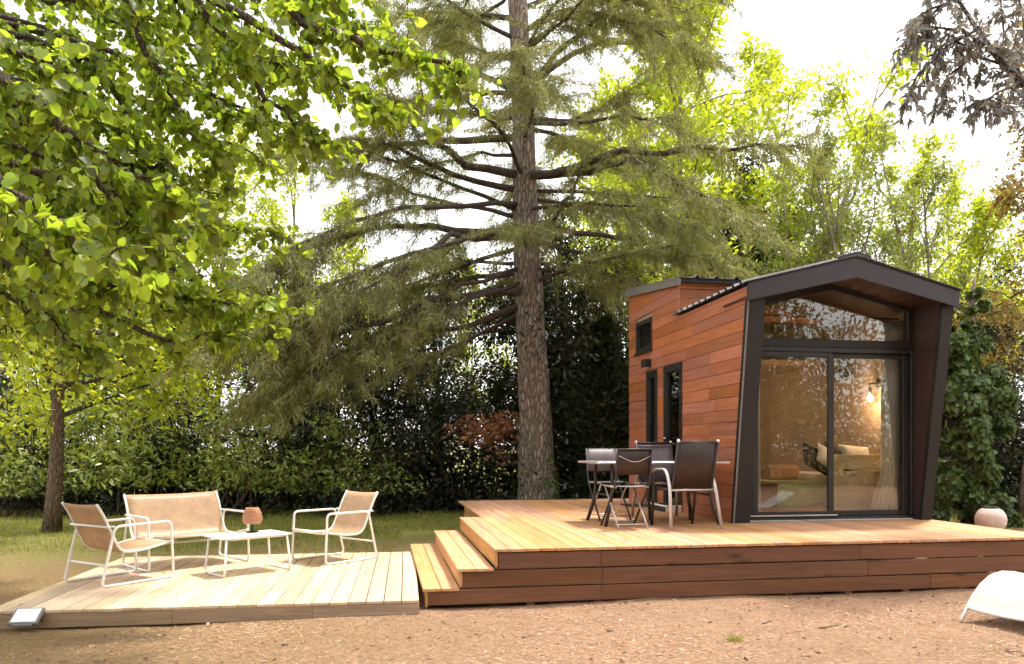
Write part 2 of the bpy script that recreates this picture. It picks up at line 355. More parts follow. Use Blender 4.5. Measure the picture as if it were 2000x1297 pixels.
LEAF = {  # (along, across, lift) outlines; faces
    'tri': (np.array([(0, -0.5, 0), (0, 0.5, 0), (1, 0, 0)]), [(0, 1, 2)]),
    'fold': (np.array([(0, 0, 0), (0.45, 0.5, 0.16), (1, 0, -0.06), (0.45, -0.5, 0.16)]), [(0, 2, 1), (0, 3, 2)]),
    'heart': (np.array([(0, 0, 0), (-0.10, 0.24, 0.05), (0.20, 0.50, 0.12), (0.60, 0.44, 0.08), (1.0, 0, -0.14), (0.60, -0.44, 0.08), (0.20, -0.50, 0.12), (-0.10, -0.24, 0.05)]),
              [(0, 2, 1), (0, 3, 2), (0, 4, 3), (0, 5, 4), (0, 6, 5), (0, 7, 6)]),
    'narrow': (np.array([(0, 0, 0), (0.35, 0.5, 0.1), (1, 0, -0.15), (0.35, -0.5, 0.1)]), [(0, 2, 1), (0, 3, 2)]),
}
def leaf_arrays(P, D, N, L, Wd, shape):
    T, F = LEAF[shape]; D = unit(D); Sx = unit(np.cross(N, D)); N = np.cross(D, Sx)
    L = np.asarray(L)[:, None, None]; Wd = np.asarray(Wd)[:, None, None]
    Vt = P[:, None, :] + D[:, None, :]*T[None, :, 0:1]*L + Sx[:, None, :]*T[None, :, 1:2]*Wd + N[:, None, :]*T[None, :, 2:3]*Wd
    k = len(T); Fx = (np.arange(len(P))*k)[:, None, None] + np.array(F)[None]
    return Vt.reshape(-1, 3), Fx.reshape(-1, 3)
def leaf_mesh(name, P, D, N, L, Wd, shape='fold'):
    Vt, F = leaf_arrays(np.asarray(P), np.asarray(D), np.asarray(N), L, Wd, shape); return mesh_np(name, Vt, F)
def rnd_dirs(n, droop=0.0, g=rng):
    d = g.normal(size=(n, 3)); d[:, 2] -= droop; return unit(d)

# ------------------------------------------------------------------ the ground
def gz(x, y):
    x = np.asarray(x, float); y = np.asarray(y, float)
    h = 0.012*np.sin(1.9*x+0.7*y) + 0.010*np.sin(3.1*y-1.3*x+1) + 0.006*np.sin(7.3*x+2)*np.sin(6.1*y)
    return h - 0.012
def make_ground():
    t = np.linspace(-1, 1, 261); gx = 9*t + 900*np.sign(t)*np.abs(t)**9
    s = np.linspace(0, 1, 261); gy = np.concatenate([np.array([-900, -300, -100, -40, -18, -9, -4, -1]), 1.5 + 16*s + 1200*s**9])
    X, Y = np.meshgrid(gx, gy); Z = gz(X, Y) * (np.abs(X) < 40) * (np.abs(Y) < 60)
    nx, ny = len(gx), len(gy); i = np.arange((ny-1)*(nx-1)); r, c = i // (nx-1), i % (nx-1); q = r*nx + c
    me = mesh_np('ground', np.stack([X, Y, Z], -1).reshape(-1, 3), np.stack([q, q+1, q+nx+1, q+nx], 1))
    me.polygons.foreach_set('use_smooth', np.ones(len(me.polygons), bool))
    tag(link('ground', me, 'ground_soil'), kind='structure')
make_ground()

# ------------------------------------------------------------------ decks
deck = thing('wooden_deck', 'raised orange wooden deck that carries the cabin and dining set', 'deck', (*W(0, 0)[:2], 0), TH)
BW, GAP = 0.1375, 0.006
def board(parent, name, mat, x0, x1, y0, y1, z0, z1, c=0.003):
    o = ((x0+x1)/2, (y0+y1)/2, (z0+z1)/2); j = random.uniform(-0.0012, 0.0012)
    return MB().box(x0, x1, y0, y1, z0 + j, z1 + j, c).build(name, mat, parent, o)
DA1 = 5.74; nb = int(DA1 / BW)
step_w = DA1 / nb
for i in range(nb):
    x0, x1 = i*step_w + GAP/2, (i+1)*step_w - GAP/2
    yb = 3.1 if x1 < 0.40 else 6.08
    yf = -0.022 + random.uniform(-0.003, 0.003)
    j = random.choice([2.35, 3.05, 3.7]) if yb > 4 else yb
    ys = [(yf, j - 0.002), (j + 0.002, yb)] if yb > 4 else [(yf, yb)]
    for y0, y1 in ys: board(deck, 'deck_board', 'deck_wood', x0, x1, y0, y1, DZ - 0.028, DZ)
# fascia rows on the front; butt joints as in the photograph
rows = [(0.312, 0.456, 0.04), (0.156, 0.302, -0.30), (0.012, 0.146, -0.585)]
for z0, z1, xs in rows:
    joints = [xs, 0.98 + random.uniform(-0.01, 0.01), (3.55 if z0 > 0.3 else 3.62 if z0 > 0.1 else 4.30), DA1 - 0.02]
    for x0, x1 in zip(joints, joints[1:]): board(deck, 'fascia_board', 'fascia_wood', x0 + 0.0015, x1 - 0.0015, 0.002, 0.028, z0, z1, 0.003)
for x in [0.3 + 0.62*i for i in range(9)]:
    MB().box(x, x + 0.07, 0.03, 6.0 if x > 0.4 else 3.0, 0.30, DZ - 0.030).build('joist', 'shade_wood', deck)
    MB().box(x, x + 0.07, 0.031, 0.101, -0.02, 0.299).build('post', 'shade_wood', deck)
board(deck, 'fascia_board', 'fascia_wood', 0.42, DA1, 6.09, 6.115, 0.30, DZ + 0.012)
for z0, z1 in ((0.312, 0.456), (0.156, 0.302), (0.012, 0.146)):
    for sx in (0.385, ): MB().box(sx, sx + 0.024, 3.12, 6.08, z0, z1, 0.003).build('side_board', 'step_wood', deck)
    MB().box(DA1 - 0.03, DA1 - 0.006, 0.03, 6.08, z0, z1, 0.003).build('side_board', 'step_wood', deck)

steps = thing('deck_steps', 'three broad orange wooden steps leading up from the low deck', 'steps', (*W(0, 0)[:2], 0), TH)
for k, (xl, xr, zt) in enumerate(((-0.325, -0.004, DZ*2/3), (-0.625, -0.304, DZ/3))):
    wd = (xr - xl) / 2
    for i in range(2): board(steps, 'tread_board', 'step_wood', xl + i*wd + 0.003, xl + (i+1)*wd - 0.003, -0.022, 3.08, zt - 0.028, zt)
for xr_, z0, z1 in ((0.012, DZ*2/3 + 0.004, DZ - 0.032), (-0.303, DZ/3 + 0.004, DZ*2/3 - 0.032), (-0.603, 0.0, DZ/3 - 0.032)):
    MB().box(xr_, xr_ + 0.022, 0.0, 3.08, z0, z1, 0.002).build('riser_board', 'step_wood', steps)
    MB().box(xr_ - 0.0, xr_ + 0.026, 0.030, 0.06, z0 - 0.03 if z0 > 0.1 else 0.0, z1, 0.002).build('corner_post', 'shade_wood', steps)

LT = R(8.0); lo = Vector((-0.77, 6.29, 0)); LZ = 0.12
low = thing('low_deck', 'low pale weathered wooden deck under the white lounge set', 'deck', lo, LT)
lw = 3.34; nl = 23; sw = lw / nl
for i in range(nl):
    x1 = -i*sw - 0.0035; x0 = -(i+1)*sw + 0.0035
    j = random.choice([0.55, 0.9, 1.7, 2.0, 9, 9, 9])
    segs = [(-0.004, 2.96)] if j > 3 else [(-0.004, j - 0.002), (j + 0.002, 2.96)]
    for y0, y1 in segs: board(low, 'deck_board', 'low_deck_wood', x0, x1, y0, y1, LZ - 0.027, LZ, 0.004)
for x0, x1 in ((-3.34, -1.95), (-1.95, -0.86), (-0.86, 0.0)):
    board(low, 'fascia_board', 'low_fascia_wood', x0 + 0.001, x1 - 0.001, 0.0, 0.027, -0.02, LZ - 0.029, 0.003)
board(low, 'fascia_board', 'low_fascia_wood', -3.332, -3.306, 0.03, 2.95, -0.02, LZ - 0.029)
board(low, 'fascia_board', 'low_fascia_wood', -3.30, -0.02, 2.92, 2.94, -0.02, LZ - 0.029)
for y in (0.5, 1.1, 1.7, 2.3): MB().box(-3.3, -0.02, y, y + 0.06, -0.02, LZ - 0.029).build('joist', 'shade_wood', low)

# ------------------------------------------------------------------ the cabin
A0, A1 = 3.10, 5.70; AM = (A0 + A1) / 2; BB = 5.58; ZE = 3.22; ZR = 3.575; GB = 1.93; LB = 3.42
def bf(z): return 1.76 - (z - DZ) / (ZE - DZ) * 0.39
def zloft(b): return 3.66 + (b - LB) * 0.125
house = thing('tiny_house', 'red timber tiny house with black gabled front and sliding glass door', 'house', W(AM, 3.6, DZ), TH, off=(AM, 3.6, DZ))
DOOR1 = (4.26, 4.73, DZ, 2.56); DOOR2 = (3.30, 3.99, DZ, 2.57); WIN = (4.48, 5.22, 2.90, 3.40)
HOLES = [DOOR1, DOOR2, WIN]
def ztop(b): return ZE if b < LB else zloft(b)
def left_planks():
    hgt = 0.1485; z = DZ + 0.006; k = 0
    while z < 3.95:
        z0, z1 = z, z + hgt - 0.006
        spans = [(None, BB)] if z1 <= ZE + 0.05 else [(LB, BB)]
        if z0 < ZE - 0.01 and z1 > ZE + 0.05:      # strip under the eave in front of the loft
            MB().prism([(bf(z0) + 0.03, z0), (LB - 0.003, z0), (LB - 0.003, ZE - 0.004), (bf(ZE) + 0.03, ZE - 0.004)], 0, A0 - 0.003, A0 + 0.018).build('cladding_plank', 'cladding', house, (A0, 2.4, z0))
        cuts = []
        for h0, h1, hz0, hz1 in HOLES:
            if z0 < hz1 - 0.02 and z1 > hz0 + 0.02: cuts.append((h0 - 0.012, h1 + 0.012))
        cuts.sort()
        seg = []; cur = spans[0][0]
        for c0, c1 in cuts: seg.append((cur, c0)); cur = c1
        seg.append((cur, BB))
        fin = []
        for s0, s1 in seg:
            a = s0 if s0 is not None else 1.5
            if s1 - a > 1.3:
                m = a + (s1 - a) * random.uniform(0.3, 0.7); fin += [(s0, m - 0.0012), (m + 0.0012, s1)]
            else: fin.append((s0, s1))
        for s0, s1 in fin:
            if s0 is None: q = [(bf(z0) + 0.03, z0), (s1, z0), (s1, min(z1, ztop(s1))), (bf(min(z1, ZE)) + 0.03, min(z1, ZE - 0.004))]
            else: q = [(s0, z0), (s1, z0), (s1, min(z1, ztop(s1) - 0.01)), (s0, min(z1, ztop(s0) - 0.01))]
            if q[2][1] - z0 < 0.01 and q[3][1] - z0 < 0.01: continue
            q[2] = (q[2][0], max(q[2][1], z0 + 0.003)); q[3] = (q[3][0], max(q[3][1], z0 + 0.003))
            pro = random.uniform(0, 0.003)
            mb = MB().prism(q, 0, A0 - 0.002 - pro, A0 + 0.018)
            mb.build('cladding_plank', 'cladding', house, (A0, sum(p[0] for p in q)/4, (z0+z1)/2))
        # far side of the house: whole planks
        if z1 < ZE + 0.05: MB().prism([(bf(z0)+0.03, z0), (BB, z0), (BB, min(z1, ZE)), (bf(min(z1, ZE)) + 0.03, min(z1, ZE))], 0, A1 - 0.018, A1).build('cladding_plank', 'cladding', house, (A1, 3.5, (z0+z1)/2))
        else: MB().prism([(LB, z0), (BB, z0), (BB, max(z0+.003, min(z1, ztop(BB)))), (LB, max(z0+.003, min(z1, ztop(LB))))], 0, A1 - 0.018, A1).build('cladding_plank', 'cladding', house, (A1, 4.5, (z0+z1)/2))
        # loft front face above the main roof
        if z0 > ZE - 0.1 and z0 < 3.62: MB().box(A0 + 0.02, A1 - 0.02, LB - 0.0, LB + 0.018, z0, min(z1, 3.65)).build('cladding_plank', 'cladding_across', house, (AM, LB, (z0+z1)/2))
        z += hgt
left_planks()
def wall_with_holes(name, mat, a0, a1, b0, b1, z0, z1, holes):
    bs = sorted({b0, b1, *[h[0] for h in holes], *[h[1] for h in holes]}); zs = sorted({z0, z1, *[h[2] for h in holes], *[h[3] for h in holes]}); mb = MB()
    for x0, x1 in zip(bs, bs[1:]):
        for y0, y1 in zip(zs, zs[1:]):
            if any(h[0] <= x0 and h[1] >= x1 and h[2] <= y0 and h[3] >= y1 for h in holes): continue
            mb.box(a0, a1, x0, x1, y0, y1)
    return mb.build(name, mat, house)
wall_with_holes('inner_wall', 'plywood', A0 + 0.019, A0 + 0.11, GB + 0.06, BB - 0.02, DZ + 0.001, ZE - 0.03, [(h[0], h[1], max(h[2], DZ+0.001), min(h[3], ZE-0.03)) for h in HOLES])
MB().prism([(LB + 0.02, ZE - 0.029), (4.45, ZE - 0.029), (4.45, zloft(4.45)-0.02), (LB + 0.02, zloft(LB)-0.02)], 0, A0 + 0.02, A0 + 0.1).build('inner_wall', 'plywood', house)
MB().box(A0 + 0.02, A0 + 0.1, 5.24, BB - 0.02, ZE - 0.028, 3.86).build('inner_wall', 'plywood', house)
MB().box(A0 + 0.02, A0 + 0.1, 4.452, 5.238, 3.402, 3.76).build('inner_wall', 'plywood', house)
MB().box(A1 - 0.11, A1 - 0.019, GB + 0.06, BB - 0.02, DZ + 0.001, 3.20).build('inner_wall', 'plywood', house)
MB().box(A0 + 0.112, A1 - 0.112, BB - 0.1, BB - 0.02, DZ + 0.03, 3.85).build('inner_wall', 'plywood', house)
MB().box(A0 + 0.02, A1 - 0.02, BB - 0.018, BB, DZ, 3.9).build('back_cladding', 'cladding_across', house)
MB().box(A0 + 0.112, A1 - 0.112, GB + 0.03, BB - 0.11, DZ + 0.002, DZ + 0.028).build('floor', 'floor_lino', house)
MB().box(A0 + 0.113, A1 - 0.113, 3.9, BB - 0.11, 2.62, 2.70).build('loft_floor', 'plywood', house)
# raked front: posts (black trim) and brown reveals
for s, (o0, o1, rv) in (('l', (A0 - 0.012, A0 + 0.21, A0 + 0.20)), ('r', (A1 - 0.13, A1 + 0.012, A1 - 0.135))):
    z1 = 3.06
    q = [(bf(DZ), DZ + 0.001), (bf(DZ) + 0.05, DZ + 0.001), (bf(z1) + 0.05, z1), (bf(z1), z1)]
    MB().prism(q, 0, o0, o1).build('corner_post', 'black_metal', house)
    q = [(bf(DZ) + 0.052, DZ + 0.002), (GB + 0.02, DZ + 0.002), (GB + 0.02, 3.12), (bf(3.12) + 0.052, 3.12)]
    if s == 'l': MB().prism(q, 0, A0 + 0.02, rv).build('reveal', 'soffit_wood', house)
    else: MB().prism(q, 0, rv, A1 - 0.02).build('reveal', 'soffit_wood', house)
# gable fascia
bfr = 1.325
def zr(a, e, r): return e + (r - e) * (1 - abs(a - AM) / (AM - A0))
for sgn in (-1, 1):
    ae = A0 - 0.03 if sgn < 0 else A1 + 0.03
    q = [(ae, 3.035), (AM, 3.345), (AM, 3.565), (ae, 3.225)]
    MB().prism(q, 1, bfr, bfr + 0.045).build('gable_fascia', 'fascia_metal', house)
    # soffit boards under the overhang: planks running across the slope
    n = 7
    for i in range(n):
        t0, t1 = i/n + 0.004, (i+1)/n - 0.004; xa, xb = AM + (ae - AM)*t0, AM + (ae - AM)*t1
        za, zb = 3.395 - 0.325*t0, 3.395 - 0.325*t1
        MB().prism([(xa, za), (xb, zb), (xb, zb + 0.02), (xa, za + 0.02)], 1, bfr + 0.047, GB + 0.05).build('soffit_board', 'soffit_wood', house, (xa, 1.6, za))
    # ceiling inside
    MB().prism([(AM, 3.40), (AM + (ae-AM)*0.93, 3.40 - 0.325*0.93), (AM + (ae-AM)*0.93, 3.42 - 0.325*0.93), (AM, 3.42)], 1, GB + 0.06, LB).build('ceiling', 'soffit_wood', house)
    # corrugated roof sheet: ribs run down the slope
    ee = A0 - 0.06 if sgn < 0 else A1 + 0.06; mb = MB(); prof = []; b = 1.30; pitch = 0.19
    while b < LB + 0.03:
        prof += [(b, 0), (b + 0.12, 0), (b + 0.137, 0.032), (b + 0.173, 0.032)]; b += pitch
    zt0, zt1 = 3.595, 3.245; vs = []; m = len(prof)
    for (a, z) in ((AM, zt0), (ee, zt1)):
        for (bb, h) in prof: vs.append((a, bb, z + h))
    for (a, z) in ((AM, zt0), (ee, zt1)):
        for (bb, h) in prof: vs.append((a, bb, z + h - 0.006))
    fs = [(i, i+1, m+i+1, m+i) for i in range(m-1)] + [(2*m+i, 3*m+i, 3*m+i+1, 2*m+i+1) for i in range(m-1)] + [(m+i, m+i+1, 3*m+i+1, 3*m+i) for i in range(m-1)] + [(0, m, 3*m, 2*m), (m-1, 3*m-1, 4*m-1, 2*m-1)]
    mb.add(vs, fs); mb.build('roof_sheet', 'roof_metal', house)
    MB().prism([(AM, 3.565), (ee + sgn*-0.02, 3.228), (ee + sgn*-0.02, 3.246), (AM, 3.593)], 1, bfr - 0.01, LB - 0.004).build('roof_deck', 'black_metal', house)
MB().prism([(AM - 0.17, 3.588), (AM, 3.634), (AM + 0.17, 3.588), (AM + 0.17, 3.545), (AM, 3.57), (AM - 0.17, 3.545)], 1, bfr - 0.018, LB).build('ridge_cap', 'fascia_metal', house)
MB().prism([(bf(DZ)-.0, DZ), (bf(DZ) + 0.03, DZ), (bf(3.22)+0.03, 3.22), (bf(3.22), 3.22)], 0, A0 - 0.006, A0 + 0.016).build('edge_trim', 'grey_trim', house)
# loft roof: shed rising to the back
q = [(LB - 0.12, zloft(LB - 0.12) + 0.02), (BB + 0.08, zloft(BB + 0.08) + 0.02), (BB + 0.08, zloft(BB + 0.08) + 0.075), (LB - 0.12, zloft(LB - 0.12) + 0.075)]
MB().prism(q, 0, A0 - 0.02, A1 + 0.02).build('loft_roof', 'black_metal', house)
q2 = [(LB - 0.125, zloft(LB) - 0.035), (BB + 0.09, zloft(BB) - 0.02), (BB + 0.09, zloft(BB + 0.08) + 0.10), (LB - 0.125, zloft(LB - 0.12) + 0.10)]
MB().prism(q2, 0, A0 - 0.048, A0 - 0.022).build('loft_fascia', 'grey_trim', house)
mb = MB(); prof = []; a = A0 - 0.05
while a < A1 + 0.03: prof += [(a, 0), (a + 0.22, 0), (a + 0.24, 0.035), (a + 0.27, 0.035)]; a += 0.29
m = len(prof); vs = []
for dz in (0.086, 0.079):
    for b in (LB - 0.15, BB + 0.12):
        for (aa, h) in prof: vs.append((aa, b, zloft(b) + dz + h))
fs = [(i, i+1, m+i+1, m+i) for i in range(m-1)] + [(2*m+i, 3*m+i, 3*m+i+1, 2*m+i+1) for i in range(m-1)] + [(i, 2*m+i, 2*m+i+1, i+1) for i in range(m-1)]
mb.add(vs, fs).build('loft_roof_sheet', 'roof_metal', house)
MB().box(A0 - 0.02, A0 - 0.0, LB - 0.028, LB + 0.0, 3.25, 3.66).build('corner_trim', 'cladding', house)
MB().box(A0 + 0.001, A1 - 0.02, LB - 0.024, LB - 0.003, 3.60, 3.675).build('loft_trim', 'cladding_across', house)

# front glazing at b = GB
def bar(par, name, mat, a0, a1, z0, z1, b0=GB - 0.03, b1=GB + 0.05, c=0.004): return MB().box(a0, a1, b0, b1, z0, z1, c).build(name, mat, par)
def P(x, y, b=GB): return on_b(x, y, b)
gx = {k: P(*v)[0] for k, v in dict(l=(1478, 850), r=(1765, 850), ml=(1615, 850), mr=(1630, 850)).items()}
GL, GR = gx['l'], gx['r']; z_b = P(1620, 998)[2]; z_t = P(1620, 699)[2]; z_u0 = P(1620, 664)[2]
slid = MB().box(A0 + 0.201, A1 - 0.136, GB - 0.04, GB + 0.06, DZ + 0.002, DZ + 0.05, 0.004).build('sliding_door', 'dark_frame', house)
OFFs = OFF[slid.name]
def sub(mb, name, mat): return mb.build(name, mat, slid)
def fr(a0, a1, z0, z1, b0, b1): return sub(MB().box(a0, a1, b0, b1, z0, z1, 0.004), 'frame', 'dark_frame')
fr(A0 + 0.202, GL - 0.075, DZ + 0.052, z_t + 0.12, GB - 0.04, GB + 0.06); fr(GR + 0.075, A1 - 0.137, DZ + 0.052, z_t + 0.12, GB - 0.04, GB + 0.06)
fr(GL - 0.074, GR + 0.074, z_t + 0.062, z_t + 0.12, GB - 0.04, GB + 0.06)
for (x0, x1, b0) in ((GL, gx['ml'], GB - 0.035), (gx['mr'], GR, GB + 0.012)):
    b1 = b0 + 0.04; e0 = 0.072 if b0 < GB else gx['mr'] - gx['ml'] - 0.05; e1 = 0.062 if b0 < GB else 0.072
    fr(x0 - e0, x0, DZ + 0.054, z_t + 0.06, b0, b1); fr(x1, x1 + e1, DZ + 0.054, z_t + 0.06, b0, b1)
    fr(x0 + 0.001, x1 - 0.001, DZ + 0.054, z_b, b0, b1); fr(x0 + 0.001, x1 - 0.001, z_t, z_t + 0.06, b0, b1)
    sub(MB().box(x0 - 0.01, x1 + 0.01, b0 + 0.017, b0 + 0.023, z_b - 0.01, z_t + 0.01), 'pane', 'glass')
sub(MB().box(A0 + 0.27, gx['mr'], GB - 0.068, GB - 0.041, DZ + 0.062, DZ + 0.076), 'track', 'aluminium')
MB().box(A0 + 0.24, A1 - 0.2, GB - 0.11, GB - 0.042, DZ + 0.004, DZ + 0.018, 0.003).build('sill', 'aluminium', house)
bar(house, 'transom', 'black_metal', A0 + 0.202, A1 - 0.137, z_t + 0.122, z_u0)
# gable window
UL, UR = P(1490, 630)[0], P(1771, 640)[0]; zl = P(1491, 598)[2]; za = P(1622, 567)[2]; zrr = P(1771, 610)[2]
gw = MB().box(A0 + 0.203, UL, GB - 0.03, GB + 0.05, z_u0 + 0.001, 3.1, 0.003).build('gable_window', 'black_metal', house)
def gsub(mb, n, m): return mb.build(n, m, gw)
gsub(MB().box(UR, A1 - 0.138, GB - 0.03, GB + 0.05, z_u0 + 0.001, 3.1, 0.003), 'frame', 'black_metal')
ax = P(1622, 567)[0]
gsub(MB().prism([(UL, zl), (ax, za), (ax, 3.42), (UL - 0.15, 3.16)], 1, GB - 0.03, GB + 0.05), 'frame', 'black_metal')
gsub(MB().prism([(ax, za), (UR, zrr), (UR + 0.13, 3.12), (ax, 3.42)], 1, GB - 0.029, GB + 0.049), 'frame', 'black_metal')
gsub(MB().prism([(UL - 0.01, z_u0 - 0.01), (UR + 0.01, z_u0 - 0.01), (UR + 0.01, zrr + 0.01), (ax, za + 0.01), (UL - 0.01, zl + 0.01)], 1, GB + 0.006, GB + 0.012), 'pane', 'glass')

# side doors, side window and outdoor lamp (left wall)
def side_opening(name, h, fw, depth=0.09, sill=False):
    b0, b1, z0, z1 = h
    mb = MB()
    root = MB().box(A0 - 0.012, A0 + depth, b0 + 0.001, b1 - 0.001, z1 - fw, z1 - 0.001, 0.003).build(name, 'dark_frame', house)
    for y0, y1, q0, q1 in ((b0 + 0.001, b0 + fw, z0 + 0.003, z1 - fw - 0.001), (b1 - fw, b1 - 0.001, z0 + 0.003, z1 - fw - 0.001), (b0 + fw + 0.001, b1 - fw - 0.001, z0 + 0.003, z0 + fw)):
        MB().box(A0 - 0.012, A0 + depth, y0, y1, q0, q1, 0.003).build('frame', 'dark_frame', root)
    MB().box(A0 + 0.035, A0 + 0.041, b0 + fw - 0.01, b1 - fw + 0.01, z0 + fw - 0.01, z1 - fw + 0.01).build('pane', 'glass', root)
    if sill: MB().box(A0 - 0.05, A0 - 0.003, b0 - 0.02, b1 + 0.02, z0 - 0.03, z0 - 0.002, 0.003).build('sill', 'dark_frame', root)
    return root
side_opening('entry_door', DOOR1, 0.09); d2 = side_opening('glazed_door', DOOR2, 0.10); side_opening('window', WIN, 0.07, sill=True)
MB().tube([(A0 - 0.014, 3.90, 1.52), (A0 - 0.06, 3.90, 1.52), (A0 - 0.06, 3.80, 1.52)], 0.011, 6).build('handle', 'aluminium', d2)
olamp = thing('outdoor_wall_lamp', 'small black box lamp on the red wall above the side door', 'lamp', W(A0 - 0.002, 4.58, 2.68), TH, off=(A0 - 0.002, 4.58, 2.68))
MB().box(A0 - 0.115, A0 - 0.012, 4.50, 4.66, 2.615, 2.745, 0.006).build('housing', 'dark_frame', olamp)
MB().box(A0 - 0.0118, A0 - 0.002, 4.52, 4.64, 2.63, 2.73).build('bracket', 'dark_frame', olamp)
MB().box(A0 - 0.10, A0 - 0.03, 4.52, 4.64, 2.608, 2.6148).build('diffuser', 'panel_white', olamp)

# ------------------------------------------------------------------ inside the cabin
fz = DZ + 0.029
def curtain(label, pts, z0, z1, amp=0.028, sweep=None):
    t = thing('curtain', label, 'curtain', W(pts[0], pts[2], fz), TH, off=(pts[0], pts[2], fz)); n = 26; grid = []
    for i in range(15):
        v = i/14; z = z1 + (z0 - z1)*v; row = []
        for j in range(n):
            s = j/(n-1); a = pts[0] + (pts[1]-pts[0])*s; k = sweep(v) if sweep else (0, 1)
            row.append((a + k[0] if True else a, pts[2] + amp*math.sin(s*pts[3]*2*math.pi + 0.6*math.sin(4*v)) * (0.7 + 0.5*v), z))
            if sweep: row[-1] = (pts[1] + (a - pts[1])*k[1] + k[0], row[-1][1], z)
        grid.append(row)
    MB().sheet(grid, 0.003).build('cloth', 'curtain_cloth', t); 
    MB().tube([(pts[0]-0.05, pts[2], z1 + 0.012), (pts[1]+0.05, pts[2], z1 + 0.012)], 0.012, 6).build('rail', 'dark_frame', t)
curtain('pale curtain gathered at the left edge of the sliding glass door', (GL - 0.05, GL + 0.13, GB + 0.17, 4), fz + 0.02, 2.98)
curtain('pale curtain swept aside at the right edge of the sliding glass door', (GR - 0.17, GR + 0.13, GB + 0.19, 5), fz + 0.02, 2.98, sweep=lambda v: (-0.35*max(0, v-0.78)**1.0*1.2, 1.0 + 1.6*max(0, v-0.8)))
cr = MB().tube([(A0 + 0.13, GB + 0.26, 3.035), (A1 - 0.13, GB + 0.26, 3.035)], 0.014, 8).build('curtain_pole', 'dark_frame'); cr.parent = None
cr.location = W(0, 0); cr.rotation_euler = (0, 0, TH); tag(cr, 'thin dark pole across the gable window inside the cabin', 'curtain pole')

bed = thing('day_bed', 'pale pine day bed behind the right sliding pane', 'bed', W(4.9, 2.9, fz), TH, off=(4.9, 2.9, fz))
b0 = P(1634, 888, 2.34); b1 = P(1757, 888, 2.34); zb0 = P(1640, 888, 2.34)[2]
for k in range(3):
    h = (zb0 - fz - 0.22) / 3 if k else 0.19
    z0 = zb0 - 0.19 if k == 0 else fz + 0.03 + (2-k)*((zb0 - 0.21 - fz - 0.03)/2); z1 = zb0 if k == 0 else z0 + (zb0 - 0.21 - fz - 0.03)/2 - 0.006
    MB().box(b0[0], b1[0] + 0.12, 2.34 + (0.02 if k else 0), 2.375 + (0.02 if k else 0), z0, z1, 0.004).build('end_plank', 'pine', bed, ((b0[0]+b1[0])/2, 2.35, z0))
MB().box(b0[0] - 0.06, b0[0] - 0.001, 2.33, 2.40, fz, zb0 + 0.005, 0.004).build('corner_post', 'pine', bed)
MB().box(b0[0] - 0.03, A1 - 0.13, 2.40, 4.15, fz + 0.18, fz + 0.30, 0.01).build('bed_base', 'pine', bed)
MB().box(b0[0] - 0.02, A1 - 0.13, 2.405, 4.15, fz + 0.302, fz + 0.50, 0.05).build('mattress', 'white_fabric', bed)
def pillow(label, c, sx, sy, sz, mat, rot, name='pillow', mat2=None):
    me = MB(); n = 14; g = []
    for i in range(n+1):
        u = -1 + 2*i/n; row = []
        for j in range(n+1):
            v = -1 + 2*j/n; h = ((1-u**4)*(1-v**4))**0.5; row.append((u*sx*(1-0.06*(1-abs(v))), v*sy*(1-0.06*(1-abs(u))), h*sz))
        g.append(row)
    k = (n+1)**2; vs = [p for r in g for p in r] + [(p[0], p[1], -p[2]) for r in g for p in r]; fs = []
    for i in range(n):
        for j in range(n):
            q = (i*(n+1)+j, (i+1)*(n+1)+j, (i+1)*(n+1)+j+1, i*(n+1)+j+1); fs += [q, tuple(x+k for x in q[::-1])]
    o = link(name, me.add(vs, fs, True).mesh(name), mat, None, W(*c)); o.rotation_euler = (rot[0], rot[1], rot[2] + TH); return tag(o, label, 'pillow')
pillow('black and cream pillow at the left on the pine bed', (4.70, 2.62, fz + 0.70), 0.25, 0.17, 0.06, 'black_cloth', (R(62), R(25), R(10)))
pillow('slim black striped pillow leaning between the other bed pillows', (4.98, 2.60, fz + 0.70), 0.26, 0.17, 0.05, 'black_cloth', (R(66), R(30), R(-5)))
pillow('cream pillow leaning between the two black pillows', (4.86, 2.56, fz + 0.69), 0.24, 0.15, 0.05, 'white_fabric', (R(60), R(32), R(5)))
pillow('plump cream pillow at the right end of the pine bed', (5.24, 2.60, fz + 0.72), 0.22, 0.18, 0.09, 'white_fabric', (R(70), R(5), R(0)))
sofa_in = thing('bench_seat', 'low bench under a green throw behind the left sliding pane', 'bench', W(4.2, 3.1, fz), TH, off=(4.2, 3.1, fz))
l0 = P(1522, 905, 2.6); l1 = P(1612, 905, 2.6)
MB().box(l0[0] + 0.03, l1[0] + 0.02, 2.66, 3.4, fz, fz + 0.36, 0.02).build('base', 'pink_cloth', sofa_in)
grid = []
for i in range(14):
    t = i/13; row = []
    for j in range(16):
        s = j/15; a = l0[0] + (l1[0] + 0.05 - l0[0])*s; wv = 0.012*math.sin(9*s + 3*t) + 0.01*math.sin(23*s)
        if t < 0.5: b, z = 3.3 - (t/0.5)*0.66, fz + 0.40 + 0.01*math.sin(7*s)
        else: b, z = 2.63 - wv*(t-0.5)*2 - 0.02*(t-0.5), fz + 0.40 - (t-0.5)*2*(0.30 + 0.03*math.sin(5*s))
        row.append((a - 0.05*max(0, t-0.5)*(1-s), b, z))
    grid.append(row)
MB().sheet(grid, 0.012).build('throw', 'green_cloth', sofa_in)
MB().box(l0[0] + 0.12, l1[0] - 0.02, 3.15, 3.35, fz + 0.41, fz + 0.62, 0.05).build('back_cushion', 'pink_cloth', sofa_in)
cab = thing('kitchen_cabinet', 'white kitchen cabinet with dark worktop at the left inside cabin', 'cabinet', W(3.42, 4.4, fz), TH, off=(3.42, 4.4, fz))
